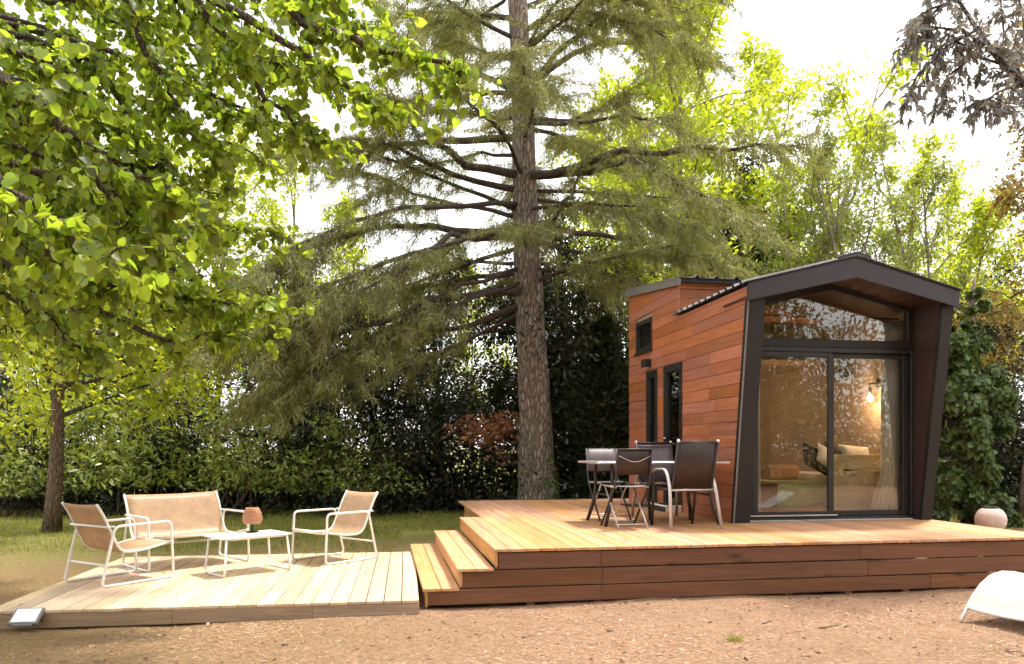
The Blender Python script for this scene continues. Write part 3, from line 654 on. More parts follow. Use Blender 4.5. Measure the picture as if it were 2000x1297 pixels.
MB().box(3.23, 3.62, 4.75, 5.4, fz, fz + 0.84, 0.004).build('carcass', 'panel_white', cab)
MB().box(3.60, 4.35, 4.9, 5.4, fz, fz + 0.84, 0.004).build('carcass', 'panel_white', cab)
MB().box(3.22, 4.38, 4.72, 5.42, fz + 0.842, fz + 0.88, 0.004).build('worktop', 'dark_frame', cab)
tap = thing('kitchen_tap', 'dark kitchen tap and rack standing on the cabin worktop', 'tap', W(3.95, 5.0, fz + 0.88), TH, off=(3.95, 5.0, fz + 0.88))
MB().tube(rounded([(3.85, 5.0, fz + 0.88), (3.85, 5.0, fz + 1.22), (3.98, 4.95, fz + 1.22), (3.98, 4.95, fz + 1.12)], 0.06), 0.018, 8).build('spout', 'dark_frame', tap)
MB().box(4.02, 4.30, 4.9, 5.1, fz + 0.882, fz + 1.0, 0.01).build('rack', 'dark_frame', tap)
st = thing('dark_chair', 'slim dark chair beside the green throw inside the cabin', 'chair', W(3.80, 2.85, fz), TH, off=(3.80, 2.85, fz))
for dx in (0, 0.14):
    MB().tube([(3.74 + dx, 3.02, fz), (3.74 + dx, 3.06, fz + 0.45), (3.74 + dx, 3.16, fz + 0.92)], 0.022, 6).build('leg', 'black_cloth', st); MB().tube([(3.74 + dx, 2.70, fz), (3.74 + dx, 2.72, fz + 0.45)], 0.022, 6).build('leg', 'black_cloth', st)
MB().box(3.70, 3.92, 2.68, 3.08, fz + 0.45, fz + 0.49, 0.015).build('seat', 'black_cloth', st)
MB().prism([(3.03, fz + 0.5), (3.075, fz + 0.5), (3.18, fz + 0.94), (3.14, fz + 0.94)], 0, 3.70, 3.92).build('backrest', 'black_cloth', st)
# wall lamp with a bare bulb on the right inner wall
AW = A1 - 0.111; q = on_a(1714, 752, AW - 0.02); lb, lz = q[1], q[2]
wl = thing('wall_lamp', 'lit bare bulb lamp on the wall above the bed', 'lamp', W(AW, lb, lz), TH, off=(AW, lb, lz))
MB().tube([(AW, lb, lz + 0.02), (AW - 0.02, lb, lz + 0.02)], 0.05, 14).build('wall_plate', 'dark_frame', wl)
MB().tube([(AW - 0.02, lb, lz + 0.02), (AW - 0.13, lb, lz + 0.02), (AW - 0.13, lb, lz - 0.05)], 0.014, 8).build('arm', 'dark_frame', wl)
MB().tube([(AW - 0.13, lb, lz - 0.05), (AW - 0.13, lb, lz - 0.12)], 0.024, 10).build('socket', 'dark_frame', wl)
MB().lathe([(0.001, 0.0), (0.02, -0.01), (0.038, -0.05), (0.036, -0.075), (0.02, -0.10), (0.001, -0.105)], 12, (AW - 0.13, lb, lz - 0.121)).build('bulb', 'bulb_glow', wl)
def point(name, c, e, col=(1, 0.62, 0.30), r=0.03):
    l = bpy.data.lights.new(name, 'POINT'); l.energy = e; l.color = col; l.shadow_soft_size = r; o = bpy.data.objects.new(name, l); COL.objects.link(o); o.location = W(*c); return o
point('bulb_light', (AW - 0.21, lb - 0.03, lz - 0.20), 13, r=0.04)
q = on_a(1323, 737, 3.72)
ch = thing('ceiling_lantern', 'glowing yellow lantern seen through the glazed side door', 'lamp', W(*q), TH, off=q)
for k in range(5):
    an = k*2*math.pi/5; cx_, cy_ = q[0] + 0.075*math.cos(an), q[1] + 0.075*math.sin(an)
    MB().lathe([(0.001, 0.045), (0.03, 0.03), (0.04, 0.0), (0.03, -0.035), (0.001, -0.05)], 8, (cx_, cy_, q[2])).build('globe', 'lantern_glow', ch)
MB().lathe([(0.001, 0.03), (0.03, 0.01), (0.02, -0.1), (0.001, -0.13)], 8, q).build('pendant', 'lantern_glow', ch)
MB().tube([(q[0], q[1], q[2] + 0.03), (q[0], q[1], 2.619)], 0.008, 6).build('cord', 'dark_frame', ch)
point('lantern_light', (q[0], q[1] - 0.02, q[2] - 0.2), 13, (1, 0.72, 0.42), 0.08)
q = on_a(1652, 722, AW - 0.03)
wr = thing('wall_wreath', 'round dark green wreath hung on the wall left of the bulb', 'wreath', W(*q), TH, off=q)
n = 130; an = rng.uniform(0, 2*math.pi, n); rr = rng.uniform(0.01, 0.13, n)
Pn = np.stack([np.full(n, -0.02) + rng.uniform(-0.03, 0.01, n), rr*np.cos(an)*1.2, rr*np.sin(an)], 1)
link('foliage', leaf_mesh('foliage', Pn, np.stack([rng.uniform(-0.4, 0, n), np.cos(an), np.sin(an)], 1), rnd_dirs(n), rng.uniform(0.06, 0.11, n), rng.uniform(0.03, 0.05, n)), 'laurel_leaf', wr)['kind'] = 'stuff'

# door steps beside the cabin's side doors
mt = MB().box(A0 - 0.42, A0 - 0.08, 4.30, 4.80, DZ + 0.002, DZ + 0.016, 0.005).build('doormat', 'dark_rubber')
mt.location = W(0, 0); mt.rotation_euler = (0, 0, TH); tag(mt, 'dark doormat on the deck at the narrow side door', 'doormat')
stp = thing('door_step', 'low dark step with a bright metal edge below the glazed side door', 'step', W(A0 - 0.15, 3.64, DZ), TH, off=(A0 - 0.15, 3.64, DZ))
MB().box(A0 - 0.235, A0 - 0.02, 3.30, 4.02, DZ + 0.002, DZ + 0.085, 0.004).build('body', 'dark_rubber', stp)
MB().box(A0 - 0.247, A0 - 0.236, 3.29, 4.03, DZ + 0.075, DZ + 0.098, 0.003).build('edge', 'white_metal', stp)
MB().box(A0 - 0.247, A0 - 0.02, 3.272, 3.288, DZ + 0.002, DZ + 0.098, 0.003).build('edge', 'white_metal', stp)

# ------------------------------------------------------------------ lounge furniture on the low deck
def face(fx, fy): return math.atan2(fy, fx) - math.pi/2
def lounge(name, label, cat, loc, rz, Wd, group=None):
    t = thing(name, label, cat, (loc[0], loc[1], LZ), rz, group); h = Wd/2
    for s in (-1, 1):
        x = s*(h + 0.012)
        loop = rounded([(x, -0.27, 0.545), (x, 0.30, 0.55), (x, 0.325, 0.013), (x, -0.40, 0.013)], 0.055, 6, closed=True)
        MB().tube(loop, 0.0125, 8, closed=True).build('side_frame', 'white_metal', t)
        xr = s*(h - 0.012)
        rail = rounded([(xr, -0.43, 0.755), (xr, -0.37, 0.66), (xr, -0.20, 0.30), (xr, 0.02, 0.30), (xr, 0.34, 0.355)], 0.09, 6)
        MB().tube(rail, 0.0125, 8).build('sling_rail', 'white_metal', t)
        MB().tube([(xr, -0.305, 0.545), (x, -0.27, 0.545)], 0.010, 6).build('bracket', 'white_metal', t)
    for (y, z) in ((0.33, 0.338), (-0.345, 0.20), (-0.335, 0.545)):
        e = h - 0.005 if y > 0 else h + 0.012
        MB().tube([(-e, y, z), (e, y, z)], 0.0105, 8).build('crossbar', 'white_metal', t)
    prof = rounded([(-0.43, 0.755, 0), (-0.37, 0.66, 0), (-0.20, 0.30, 0), (0.02, 0.30, 0), (0.34, 0.355, 0)], 0.11, 6)
    k = len(prof); cut = min(range(k), key=lambda i: prof[i][1])
    for nm, rngi in (('backrest', range(0, cut+1)), ('seat', range(cut, k))):
        grid = [[((-h + 0.006) + (Wd - 0.012)*j/10, prof[i][0], prof[i][1] - 0.012*math.sin(math.pi*j/10)) for j in range(11)] for i in rngi]
        MB().sheet(grid, 0.004).build(nm, 'tan_sling', t)
    return t
lounge('lounge_chair', 'low tan sling armchair with white frame, seen from behind at far left', 'armchair', (-3.72, 7.26), face(0.5, 0.866), 0.56, 'lounge armchairs')
lounge('lounge_chair', 'low tan sling armchair with white frame, nearest the wooden steps', 'armchair', (-2.02, 8.53), face(-0.62, -0.785), 0.56, 'lounge armchairs')
lounge('lounge_sofa', 'two seat tan sling sofa with white frame behind the coffee table', 'sofa', (-3.52, 8.24), face(0.72, -0.69), 1.04)
ct = thing('coffee_table', 'low white coffee table with looped legs on the low deck', 'table', (-2.69, 7.73, LZ), R(45))
hx, hy = 0.37, 0.22
MB().box(-hx, hx, -hy, hy, 0.366, 0.384, 0.006).build('table_top', 'white_metal', ct)
for s in (-1, 1):
    x = s*(hx - 0.05); lp = rounded([(x, -hy + 0.02, 0.364), (x + s*0.03, -hy - 0.005, 0.012), (x + s*0.03, hy + 0.005, 0.012), (x, hy - 0.02, 0.364)], 0.05, 5)
    MB().tube(lp, 0.0115, 8).build('leg_loop', 'white_metal', ct)
for s in (-1, 1): MB().tube([(-hx + 0.06, s*(hy - 0.03), 0.358), (hx - 0.06, s*(hy - 0.03), 0.358)], 0.008, 6).build('stretcher', 'white_metal', ct)
tl = thing('table_lamp', 'small lamp with woven rattan shade on the white coffee table', 'lamp', (-2.70, 7.88, LZ + 0.384), 0)
MB().lathe([(0.001, 0.001), (0.062, 0.001), (0.062, 0.010), (0.012, 0.013), (0.008, 0.13), (0.001, 0.131)], 20).build('stand', 'dark_frame', tl)
sh = MB().lathe([(0.082, 0.090), (0.094, 0.105), (0.099, 0.135), (0.094, 0.18), (0.080, 0.225), (0.062, 0.256), (0.056, 0.258), (0.074, 0.222), (0.088, 0.18), (0.093, 0.135), (0.088, 0.105), (0.078, 0.092), (0.082, 0.090)], 28).build('lamp_shade', 'rattan', tl)
for k in range(8):
    z = 0.105 + 0.02*k; r = float(np.interp(z, [0.105, 0.135, 0.18, 0.225, 0.256], [0.096, 0.101, 0.096, 0.082, 0.064]))
    MB().tube([(r*math.cos(2*math.pi*i/24), r*math.sin(2*math.pi*i/24), z) for i in range(24)], 0.0028, 4, closed=True).build('weave_ring', 'rattan', sh)

# ------------------------------------------------------------------ dining set on the main deck
dt = thing('dining_table', 'dark grey rectangular dining table between the four chairs', 'table', (1.66, 9.03, DZ), R(9.5))
hx, hy = 0.79, 0.44
MB().box(-hx, hx, -hy, hy, 0.706, 0.728, 0.005).build('table_frame', 'silver_paint', dt)
MB().box(-hx + 0.03, hx - 0.03, -hy + 0.03, hy - 0.03, 0.7285, 0.734, 0.002).build('table_top', 'table_glass', dt)
for sx in (-1, 1):
    for sy in (-1, 1):
        x, y = sx*(hx - 0.20), sy*(hy - 0.10)
        MB().tube(rounded([(x, y, 0.706), (x, y, 0.40), (x + sx*0.02, y + sy*0.01, 0.25), (x + sx*0.09, y + sy*0.05, 0.0)], 0.15, 6), 0.021, 8).build('leg', 'brown_metal', dt)
    MB().tube([(sx*(hx - 0.20), -hy + 0.10, 0.34), (sx*(hx - 0.20), hy - 0.10, 0.34)], 0.012, 6).build('stretcher', 'brown_metal', dt)
def tall_chair(label, loc, rz, sling):
    t = thing('armchair', label, 'chair', (loc[0], loc[1], DZ), rz, 'tall chairs at the dining table'); h = 0.235
    for s in (-1, 1):
        rail = rounded([(s*h, -0.33, 0.955), (s*h, -0.19, 0.44), (s*h, 0.02, 0.42), (s*h, 0.27, 0.45)], 0.06, 5)
        MB().tube(rail, 0.014, 8).build('rail', 'brown_metal', t)
        arm = rounded([(s*0.30, -0.30, 0.0), (s*0.272, -0.20, 0.48), (s*0.268, -0.10, 0.655), (s*0.268, 0.20, 0.645), (s*0.268, 0.24, 0.60)], 0.12, 6)
        MB().tube(arm, 0.020, 8, squash=0.65).build('rear_leg', 'silver_paint', t)
        MB().tube(rounded([(s*0.268, 0.235, 0.615), (s*0.262, 0.23, 0.42), (s*0.255, 0.30, 0.0)], 0.1, 4), 0.018, 8).build('front_leg', 'brown_metal', t)
        MB().tube([(s*h, -0.16, 0.43), (s*0.276, -0.205, 0.43)], 0.012, 6).build('bracket', 'silver_paint', t)
        MB().lathe([(0.001, 0.02), (0.016, 0.012), (0.018, -0.012), (0.001, -0.014)], 8, (s*h, -0.334, 0.962)).build('end_cap', 'white_metal', t)
    MB().tube([(-h, -0.33, 0.950), (h, -0.33, 0.950)], 0.013, 8).build('top_bar', 'brown_metal', t)
    MB().tube([(-h, -0.315, 0.915), (h, -0.315, 0.915)], 0.005, 6).build('seam_bar', 'silver_paint', t)
    MB().tube([(-h - 0.03, -0.195, 0.425), (h + 0.03, -0.195, 0.425)], 0.011, 8).build('rear_bar', 'silver_paint', t)
    MB().tube([(-0.26, 0.24, 0.41), (0.26, 0.24, 0.41)], 0.011, 8).build('front_bar', 'brown_metal', t)
    bp = [(-0.33, 0.95), (-0.26, 0.69), (-0.195, 0.445)]; sp = [(-0.19, 0.435), (0.02, 0.415), (0.27, 0.45)]
    for nm, pr in (('backrest', bp), ('seat', sp)):
        grid = [[(-h + 2*h*j/8, p[0] - (0.012*math.sin(math.pi*j/8) if nm == 'backrest' else 0), p[1] - (0.012*math.sin(math.pi*j/8) if nm == 'seat' else 0)) for j in range(9)] for p in pr]
        MB().sheet(grid, 0.005).build(nm, sling, t)
    return t
tall_chair('tall brown mesh chair with silver arms, its back to the camera', (1.93, 8.50), R(14), 'brown_sling')
tall_chair('tall grey mesh chair behind the dining table, facing the camera', (1.90, 9.60), R(188), 'grey_sling')
def folding_chair(label, loc, rz, sling):
    t = thing('folding_chair', label, 'chair', (loc[0], loc[1], DZ), rz, 'folding chairs at the dining table'); h = 0.20
    for s in (-1, 1):
        MB().tube(rounded([(s*h, -0.26, 0.875), (s*h, -0.19, 0.48), (s*(h-0.0), 0.24, 0.0)], 0.05, 4), 0.0115, 8).build('back_leg', 'brown_metal', t)
        MB().tube([(s*(h - 0.03), 0.20, 0.455), (s*(h - 0.03), -0.23, 0.0)], 0.0105, 8).build('cross_leg', 'silver_paint', t)
        MB().tube([(s*(h - 0.014), -0.19, 0.455), (s*(h - 0.014), 0.22, 0.465)], 0.010, 6).build('seat_rail', 'silver_paint', t)
    MB().tube([(-h, 0.19, 0.055), (h, 0.19, 0.055)], 0.008, 6).build('spreader', 'silver_paint', t)
    MB().tube([(-h + 0.03, -0.185, 0.05), (h - 0.03, -0.185, 0.05)], 0.008, 6).build('spreader', 'silver_paint', t)
    MB().tube(rounded([(-h + 0.015, -0.262, 0.80), (-0.04, -0.268, 0.735), (0.04, -0.268, 0.735), (h - 0.015, -0.262, 0.80)], 0.05, 4), 0.004, 6).build('back_wire', 'silver_paint', t)
    MB().tube([(-h, -0.262, 0.872), (h, -0.262, 0.872)], 0.010, 8).build('top_bar', 'brown_metal', t)
    grid = [[(-h + 2*h*j/8, y + 0.004, z) for j in range(9)] for y, z in ((-0.262, 0.88), (-0.235, 0.74), (-0.209, 0.595))]
    MB().sheet(grid, 0.006).build('backrest', sling, t)
    grid = [[(-h + 0.01 + 2*(h - 0.01)*j/8, y, 0.468 - 0.008*math.sin(math.pi*j/8)) for j in range(9)] for y in (-0.20, 0.0, 0.23)]
    MB().sheet(grid, 0.006).build('seat', 'grey_sling', t)
    return t
folding_chair('folding chair with brown mesh back and thin wire, nearest the camera', (1.27, 8.47), R(14), 'brown_sling')
folding_chair('grey folding chair at the far left corner of the dining table', (1.20, 9.42), R(194), 'grey_sling')

# ------------------------------------------------------------------ urn, floodlight, sun lounger
pot = thing('garden_urn', 'round pale terracotta urn behind the right end of the deck', 'urn', (*onz(1935, 1040, 0)[:2], 0), 0)
MB().lathe([(0.001, 0), (0.13, 0.0), (0.20, 0.05), (0.255, 0.15), (0.268, 0.25), (0.25, 0.34), (0.20, 0.42), (0.135, 0.462), (0.12, 0.465)], 36).build('body', 'terracotta', pot)
pot.scale = (0.86, 0.86, 0.86)
MB().lathe([(0.122, 0.455), (0.136, 0.466), (0.134, 0.49), (0.118, 0.492), (0.108, 0.47), (0.10, 0.40), (0.001, 0.38)], 30).build('rim', 'dark_rubber', pot)
fl = thing('floodlight', 'small white solar floodlight panel lying against the low deck', 'floodlight', (*onz(52, 1226, 0)[:2], 0.0), R(8))
tilt = Matrix.Rotation(R(33), 4, 'X')
def tilted(mb, n, m, p=fl):
    mb.v = [tuple(tilt @ Vector(v) + Vector((0, 0, 0.085))) for v in mb.v]; return mb.build(n, m, p)
pn = tilted(MB().box(-0.105, 0.105, -0.085, 0.085, -0.018, 0.012, 0.005), 'housing', 'grey_trim')
tilted(MB().box(-0.088, 0.088, -0.07, 0.07, 0.0125, 0.016, 0.001), 'panel', 'panel_white')
MB().tube(rounded([(-0.08, 0.03, 0.06), (-0.08, 0.10, 0.005), (0.08, 0.10, 0.005), (0.08, 0.03, 0.06)], 0.02), 0.006, 6).build('stand', 'dark_frame', fl)
MB().tube([(-0.07, -0.075, 0.034), (0.07, -0.075, 0.034)], 0.012, 6).build('foot', 'grey_trim', fl)
p0 = onz(1877, 1212, 0)
sl_ = thing('sun_lounger', 'curved white sling sun lounger at the lower right edge', 'sun lounger', (p0.x, p0.y, 0), R(24))
prof = [(0.0, 0.0), (0.07, 0.09), (0.15, 0.185), (0.25, 0.27), (0.37, 0.33), (0.50, 0.348), (0.65, 0.335), (0.85, 0.295), (1.05, 0.275), (1.25, 0.29), (1.5, 0.38), (1.75, 0.52), (1.95, 0.66)]
LWD = 0.56
for y in (0.0, -LWD): MB().tube([(x, y, z + 0.0) for x, z in prof], 0.0165, 8, squash=0.8).build('rail', 'white_metal', sl_)
grid = [[(x, -0.008 - (LWD - 0.016)*j/10, z + 0.012 - 0.012*math.sin(math.pi*j/10)) for j in range(11)] for x, z in [(0.055, 0.078)] + prof[1:]]
MB().sheet(grid, 0.005).build('sling', 'white_sling', sl_)
for x, z in ((1.05, 0.27), (1.5, 0.37)):
    for y in (0.0, -LWD): MB().tube([(x, y, z), (x + 0.05, y, 0.0)], 0.015, 8).build('leg', 'white_metal', sl_)
    MB().tube([(x, 0, z - 0.02), (x, -LWD, z - 0.02)], 0.012, 8).build('crossbar', 'white_metal', sl_)

# ------------------------------------------------------------------ vegetation
def npv(p): return np.array([p[0], p[1], p[2]], float)
def wander(g, p, d, L, n, wob, up=0.0):
    pts = [p.copy()]; d = d / np.linalg.norm(d)
    for i in range(n):
        d = d + g.normal(size=3)*wob + np.array([0, 0, up]); d /= np.linalg.norm(d); p = p + d*L/n; pts.append(p.copy())
    return pts, d
def seg_samples(g, pts, n, f0=0.0):
    """n random points along a polyline, from fraction f0 on, with tangents"""
    A = np.array(pts); m = len(A) - 1; t = g.uniform(f0*m, m*0.999, n); i = t.astype(int); f = (t - i)[:, None]
    return A[i]*(1-f) + A[i+1]*f, unit(A[i+1] - A[i])
def tree_meshes(name, g, h, spread, tr, limbs, twigs, leaves, lsize, shape='fold', lw=0.5, f0=0.3, el=(10, 50), wob=0.16, up=0.03, clump=0.22, droop=0.3, forks=1, taper=0.55, lean=0.06):
    trunk = MB(); br = MB(); LP = []; LD = []
    for fk in range(forks):
        az = g.uniform(0, 2*math.pi); d0 = np.array([math.cos(az)*lean*(1+2*(forks > 1)), math.sin(az)*lean*(1+2*(forks > 1)), 1.0])
        pts, _ = wander(g, np.array([0, 0, -0.05]), d0, h*(1 - 0.12*fk), 9, 0.035, 0.01)
        rs = [tr*(1.25 if i == 0 else 1.0)*(1 - 0.86*i/9)*(0.8 if forks > 1 else 1) + 0.006 for i in range(10)]
        trunk.tube(pts, rs, 10)
        A = np.array(pts)
        for k in range(limbs // forks):
            f = f0 + (0.99 - f0)*(k + g.uniform(0, 0.9))/(limbs//forks); t = f*9; i = min(int(t), 8); p = A[i] + (A[i+1]-A[i])*(t-i)
            az = k*2.399 + g.normal()*0.4; e = R(g.uniform(*el)) + 0.35*f
            L = spread*(1 - taper*((f - f0)/(1 - f0))**1.3)*g.uniform(0.7, 1.15)
            lp, ld = wander(g, p, np.array([math.cos(az)*math.cos(e), math.sin(az)*math.cos(e), math.sin(e)]), L, 6, wob, up)
            r0 = min(tr*0.42, 0.018*L + 0.006)*(1-0.4*f); br.tube(lp, [r0*(1-0.85*j/6) + 0.003 for j in range(7)], 5, caps=False)
            for q in range(twigs):
                tp, tt = seg_samples(g, lp, 1, 0.25); dd = tt[0]*0.5 + g.normal(size=3)*0.75; dd[2] += 0.12
                ts, _ = wander(g, tp[0], dd, L*g.uniform(0.22, 0.45), 4, 0.22, -0.02)
                br.tube(ts, [r0*0.30*(1 - 0.7*j/4) + 0.0022 for j in range(5)], 3, caps=False)
                pp, tt = seg_samples(g, ts, leaves, 0.15); LP.append(pp + g.normal(size=pp.shape)*clump*L*0.22); LD.append(tt)
    P_ = np.concatenate(LP); D_ = np.concatenate(LD); n = len(P_)
    D = unit(D_*0.4 + g.normal(size=(n, 3))*0.8 - np.array([0, 0, droop])); N = unit(g.normal(size=(n, 3))*0.7 + np.array([0, 0, 0.8]))
    Ls = lsize*g.uniform(0.65, 1.25, n)
    return trunk.mesh(name + '_trunk'), br.mesh(name + '_branches'), leaf_mesh(name + '_crown', P_, D, N, Ls, Ls*lw, shape)
def place_tree(name, label, meshes, mats, loc, rz=0.0, sc=1.0, group=None, cat='tree', tilt=(0, 0)):
    t = thing(name, label, cat, loc, rz, group); t.scale = (sc, sc, sc) if not hasattr(sc, '__len__') else sc; t.rotation_euler = (tilt[0], tilt[1], rz)
    for nm, me, mt in zip(('trunk', 'branches', 'crown'), meshes, mats):
        if me is None: continue
        o = link(nm, me, None, t)
        if not me.materials: me.materials.append(MATS[mt])
        elif me.materials[0].name != mt: o.material_slots[0].link = 'OBJECT'; o.material_slots[0].material = MATS[mt]
        if nm != 'trunk': o['kind'] = 'stuff'
    return t
def shrub_meshes(name, g, rx, ry, h, n, lsize, shape='fold', lw=0.42, stems=7, blobs=46, low=0.05):
    """leaf masses on overlapping uneven lobes; stems inside"""
    cz = np.concatenate([g.uniform(0.02, 0.16, 10), g.uniform(0.10, 0.92, blobs - 10)]); C = np.stack([g.normal(size=blobs)*rx*0.58*(1.15-0.5*cz), g.normal(size=blobs)*ry*0.58, cz*h*g.uniform(0.85, 1.12, blobs)], 1)
    Rr = g.uniform(0.09, 0.23, blobs)*h*np.clip(1.25 - cz*0.55, 0.4, 1.2)*0.9; Rr = np.minimum(Rr, 1.0*rx)
    k = g.integers(0, blobs, n); dirs = unit(g.normal(size=(n, 3))); rad = Rr[k]*(g.uniform(0.25, 1.0, n)**0.45)
    P_ = C[k] + dirs*rad[:, None]*np.array([1.15, 1.15, 0.9]); P_[:, 2] = np.abs(P_[:, 2] - low) + low
    D = unit(dirs*0.9 + g.normal(size=(n, 3))*0.6 + np.array([0, 0, -0.15])); N = unit(dirs*0.5 + g.normal(size=(n, 3))*0.5 + np.array([0, 0, 0.5]))
    Ls = lsize*g.uniform(0.6, 1.3, n); st = MB()
    for i in range(stems):
        p = np.array([g.normal()*rx*0.22, g.normal()*ry*0.22, -0.03]); tgt = C[g.integers(0, blobs)]
        d = tgt - p; L = np.linalg.norm(d); pts, _ = wander(g, p, d, L, 5, 0.10, 0.02); st.tube(pts, [0.035*(1-0.75*j/5)*h/3.5 for j in range(6)], 5, caps=False)
    return st.mesh(name + '_stems'), None, leaf_mesh(name + '_crown', P_, D, N, Ls, Ls*lw, shape)
def G(s): return np.random.default_rng(s)
def gp(x, d, z=0.0): return ((x - CX)/FP*d, d, z)

# --- cedar behind the deck
def make_cedar():
    g = G(11); d0 = 15.0; base = npv(at(1050, 1000, d0)); base[2] = 0.0
    t = thing('cedar_tree', 'tall cedar with bare straight trunk and long drooping boughs', 'tree', tuple(base))
    axis = [npv(at(1053, 1010, d0)), npv(at(1050, 930, d0)), npv(at(1045, 800, d0)), npv(at(1036, 640, d0)), npv(at(1030, 500, d0)), npv(at(1024, 340, d0)), npv(at(1020, 200, d0)), npv(at(1014, 60, d0)), npv(at(1008, -100, d0)), npv(at(1005, -350, d0)), npv(at(1004, -700, d0))]
    axis[0][2] = -0.05
    rr = [0.47, 0.385, 0.325, 0.285, 0.27, 0.235, 0.22, 0.20, 0.175, 0.12, 0.03]
    tm = MB(); loc = [tuple(a - base) for a in axis]
    # finer trunk with slight swellings
    A = np.array(axis); pts = []; rs = []
    for i in range(len(A)-1):
        for k in range(5):
            f = k/5; pts.append(tuple(A[i]*(1-f) + A[i+1]*f - base + g.normal(size=3)*0.008)); rs.append((rr[i]*(1-f) + rr[i+1]*f)*(1 + g.normal()*0.018))
    pts.append(loc[-1]); rs.append(rr[-1]); tm.tube(pts, rs, 18); link('trunk', tm.mesh('cedar_trunk'), 'cedar_bark', t)
    def tx(y):   # trunk axis at photo row y
        zs = [EYE + (CY - y)/FP*d0]; z = zs[0]
        for i in range(len(A)-1):
            if A[i][2] <= z <= A[i+1][2]: f = (z - A[i][2])/(A[i+1][2]-A[i][2]); return A[i]*(1-f) + A[i+1]*f
        return A[-1]
    B = [  # photographed boughs: (row on trunk, [(x, y, metres nearer(-) or farther(+) than the trunk)], thickness)
      (345, [(910, 322, -.7), (858, 280, -1.2), (811, 229, -1.5), (760, 190, -1.6)], .085),
      (372, [(888, 345, -.5), (776, 289, -1.0), (700, 270, -1.4)], .065),
      (268, [(858, 276, .5), (729, 289, 1.0), (621, 287, 1.6), (520, 320, 2.0)], .075),
      (227, [(880, 220, .6), (832, 209, 1.0), (740, 190, 1.6)], .05),
      (183, [(832, 192, -.8), (740, 215, -1.3)], .05), (185, [(931, 142, -.5), (850, 120, -.9), (760, 60, -1.2)], .06),
      (458, [(884, 449, -.8), (811, 436, -1.3), (694, 457, -2.0), (569, 488, -2.6), (480, 540, -2.9)], .075),
      (425, [(931, 401, .4), (811, 384, 1.0), (737, 341, 1.5), (640, 330, 2.0)], .05),
      (530, [(960, 539, .5), (880, 552, 1.0), (789, 567, 1.6), (690, 610, 2.2), (600, 650, 2.6)], .06),
      (566, [(960, 571, -.6), (836, 588, -1.4), (745, 629, -2.1), (616, 666, -2.8), (547, 657, -3.1), (465, 651, -3.4)], .085),
      (590, [(918, 634, -.4), (832, 649, -.9), (745, 677, -1.4), (660, 720, -1.9)], .07),
      (511, [(914, 509, .8), (845, 509, 1.4), (740, 540, 2.0)], .04), (470, [(880, 462, -1.2), (828, 496, -1.9), (740, 557, -2.6), (640, 610, -3.1), (540, 700, -3.4)], .055),
      (300, [(940, 300, .9), (800, 330, 1.8), (700, 400, 2.4)], .04), (120, [(940, 100, .6), (860, 60, 1.2)], .045), (80, [(900, 20, -.6), (800, -30, -1.0)], .045), (40, [(900, 30, .8), (790, 20, 1.4)], .04),
      (341, [(1099, 337, -.6), (1142, 315, -.9), (1216, 298, -1.4), (1302, 298, -1.8), (1388, 293, -2.1), (1480, 285, -2.4), (1561, 285, -2.6)], .085),
      (440, [(1078, 432, -.6), (1112, 380, -.9), (1142, 319, -1.0)], .05),
      (233, [(1117, 235, .5), (1186, 207, .9), (1227, 177, 1.1)], .055), (240, [(1117, 243, -.5), (1220, 225, -1.0), (1330, 235, -1.5)], .05),
      (166, [(1086, 108, -.5), (1142, 56, -.9), (1190, 20, -1.1), (1260, -20, -1.5)], .065), (166, [(1125, 104, .4), (1173, 86, .7), (1259, 84, 1.2), (1330, 100, 1.6), (1380, 121, 1.8)], .065),
      (147, [(1035, 95, -.9), (1108, 35, -1.5), (1180, -30, -2.0)], .05), (100, [(1090, 40, .7), (1200, 30, 1.4), (1330, 60, 2.0)], .045),
      (345, [(1150, 335, -.9), (1233, 310, -1.7), (1302, 345, -2.4), (1388, 388, -2.9), (1466, 432, -3.3)], .06),
      (440, [(1173, 457, .5), (1259, 470, .9), (1345, 496, 1.2), (1449, 530, 1.5)], .06), (466, [(1151, 496, -.6), (1276, 492, -1.2), (1400, 510, -1.6)], .045),
      (372, [(1130, 378, .5), (1216, 380, 1.1), (1328, 390, 1.6), (1430, 430, 2.0)], .04), (500, [(1120, 540, .6), (1200, 590, 1.0)], .03), (410, [(1110, 400, -.9), (1240, 400, -1.8), (1330, 450, -2.3)], .04),
      (480, [(900, 520, 1.0), (780, 560, 1.8), (640, 600, 2.4), (500, 660, 2.8)], .045), (520, [(900, 560, -1.0), (760, 640, -2.0), (620, 720, -2.8), (500, 780, -3.2)], .045), (600, [(900, 670, .5), (780, 720, 1.0), (690, 770, 1.4)], .04),
      (440, [(860, 480, -1.6), (700, 530, -2.6), (560, 590, -3.3), (430, 680, -3.8)], .05), (400, [(840, 400, -1.4), (680, 430, -2.4), (540, 500, -3.2), (440, 590, -3.6)], .05), (545, [(880, 600, -1.4), (720, 680, -2.4), (580, 770, -3.0)], .04),
      (385, [(1120, 400, .9), (1260, 430, 1.6), (1400, 470, 2.0)], .04), (520, [(1130, 520, -.9), (1240, 560, -1.4)], .035), (60, [(1120, 20, -1.0), (1230, 40, -1.6), (1340, 90, -2.0)], .05),
      (20, [(1110, -20, .5), (1250, 0, 1.0), (1350, 20, 1.3)], .05),
    ]
    polys = []
    for row, pl, th in B:
        p = tx(row); q = [p] + [npv(at(x, y, d0 + dd)) for x, y, dd in pl]
        fine = []
        for i in range(len(q)-1):
            for k in range(3): f = k/3; fine.append(q[i]*(1-f) + q[i+1]*f + g.normal(size=3)*0.025*(i+k > 0))
        fine.append(q[-1]); polys.append((fine, th))
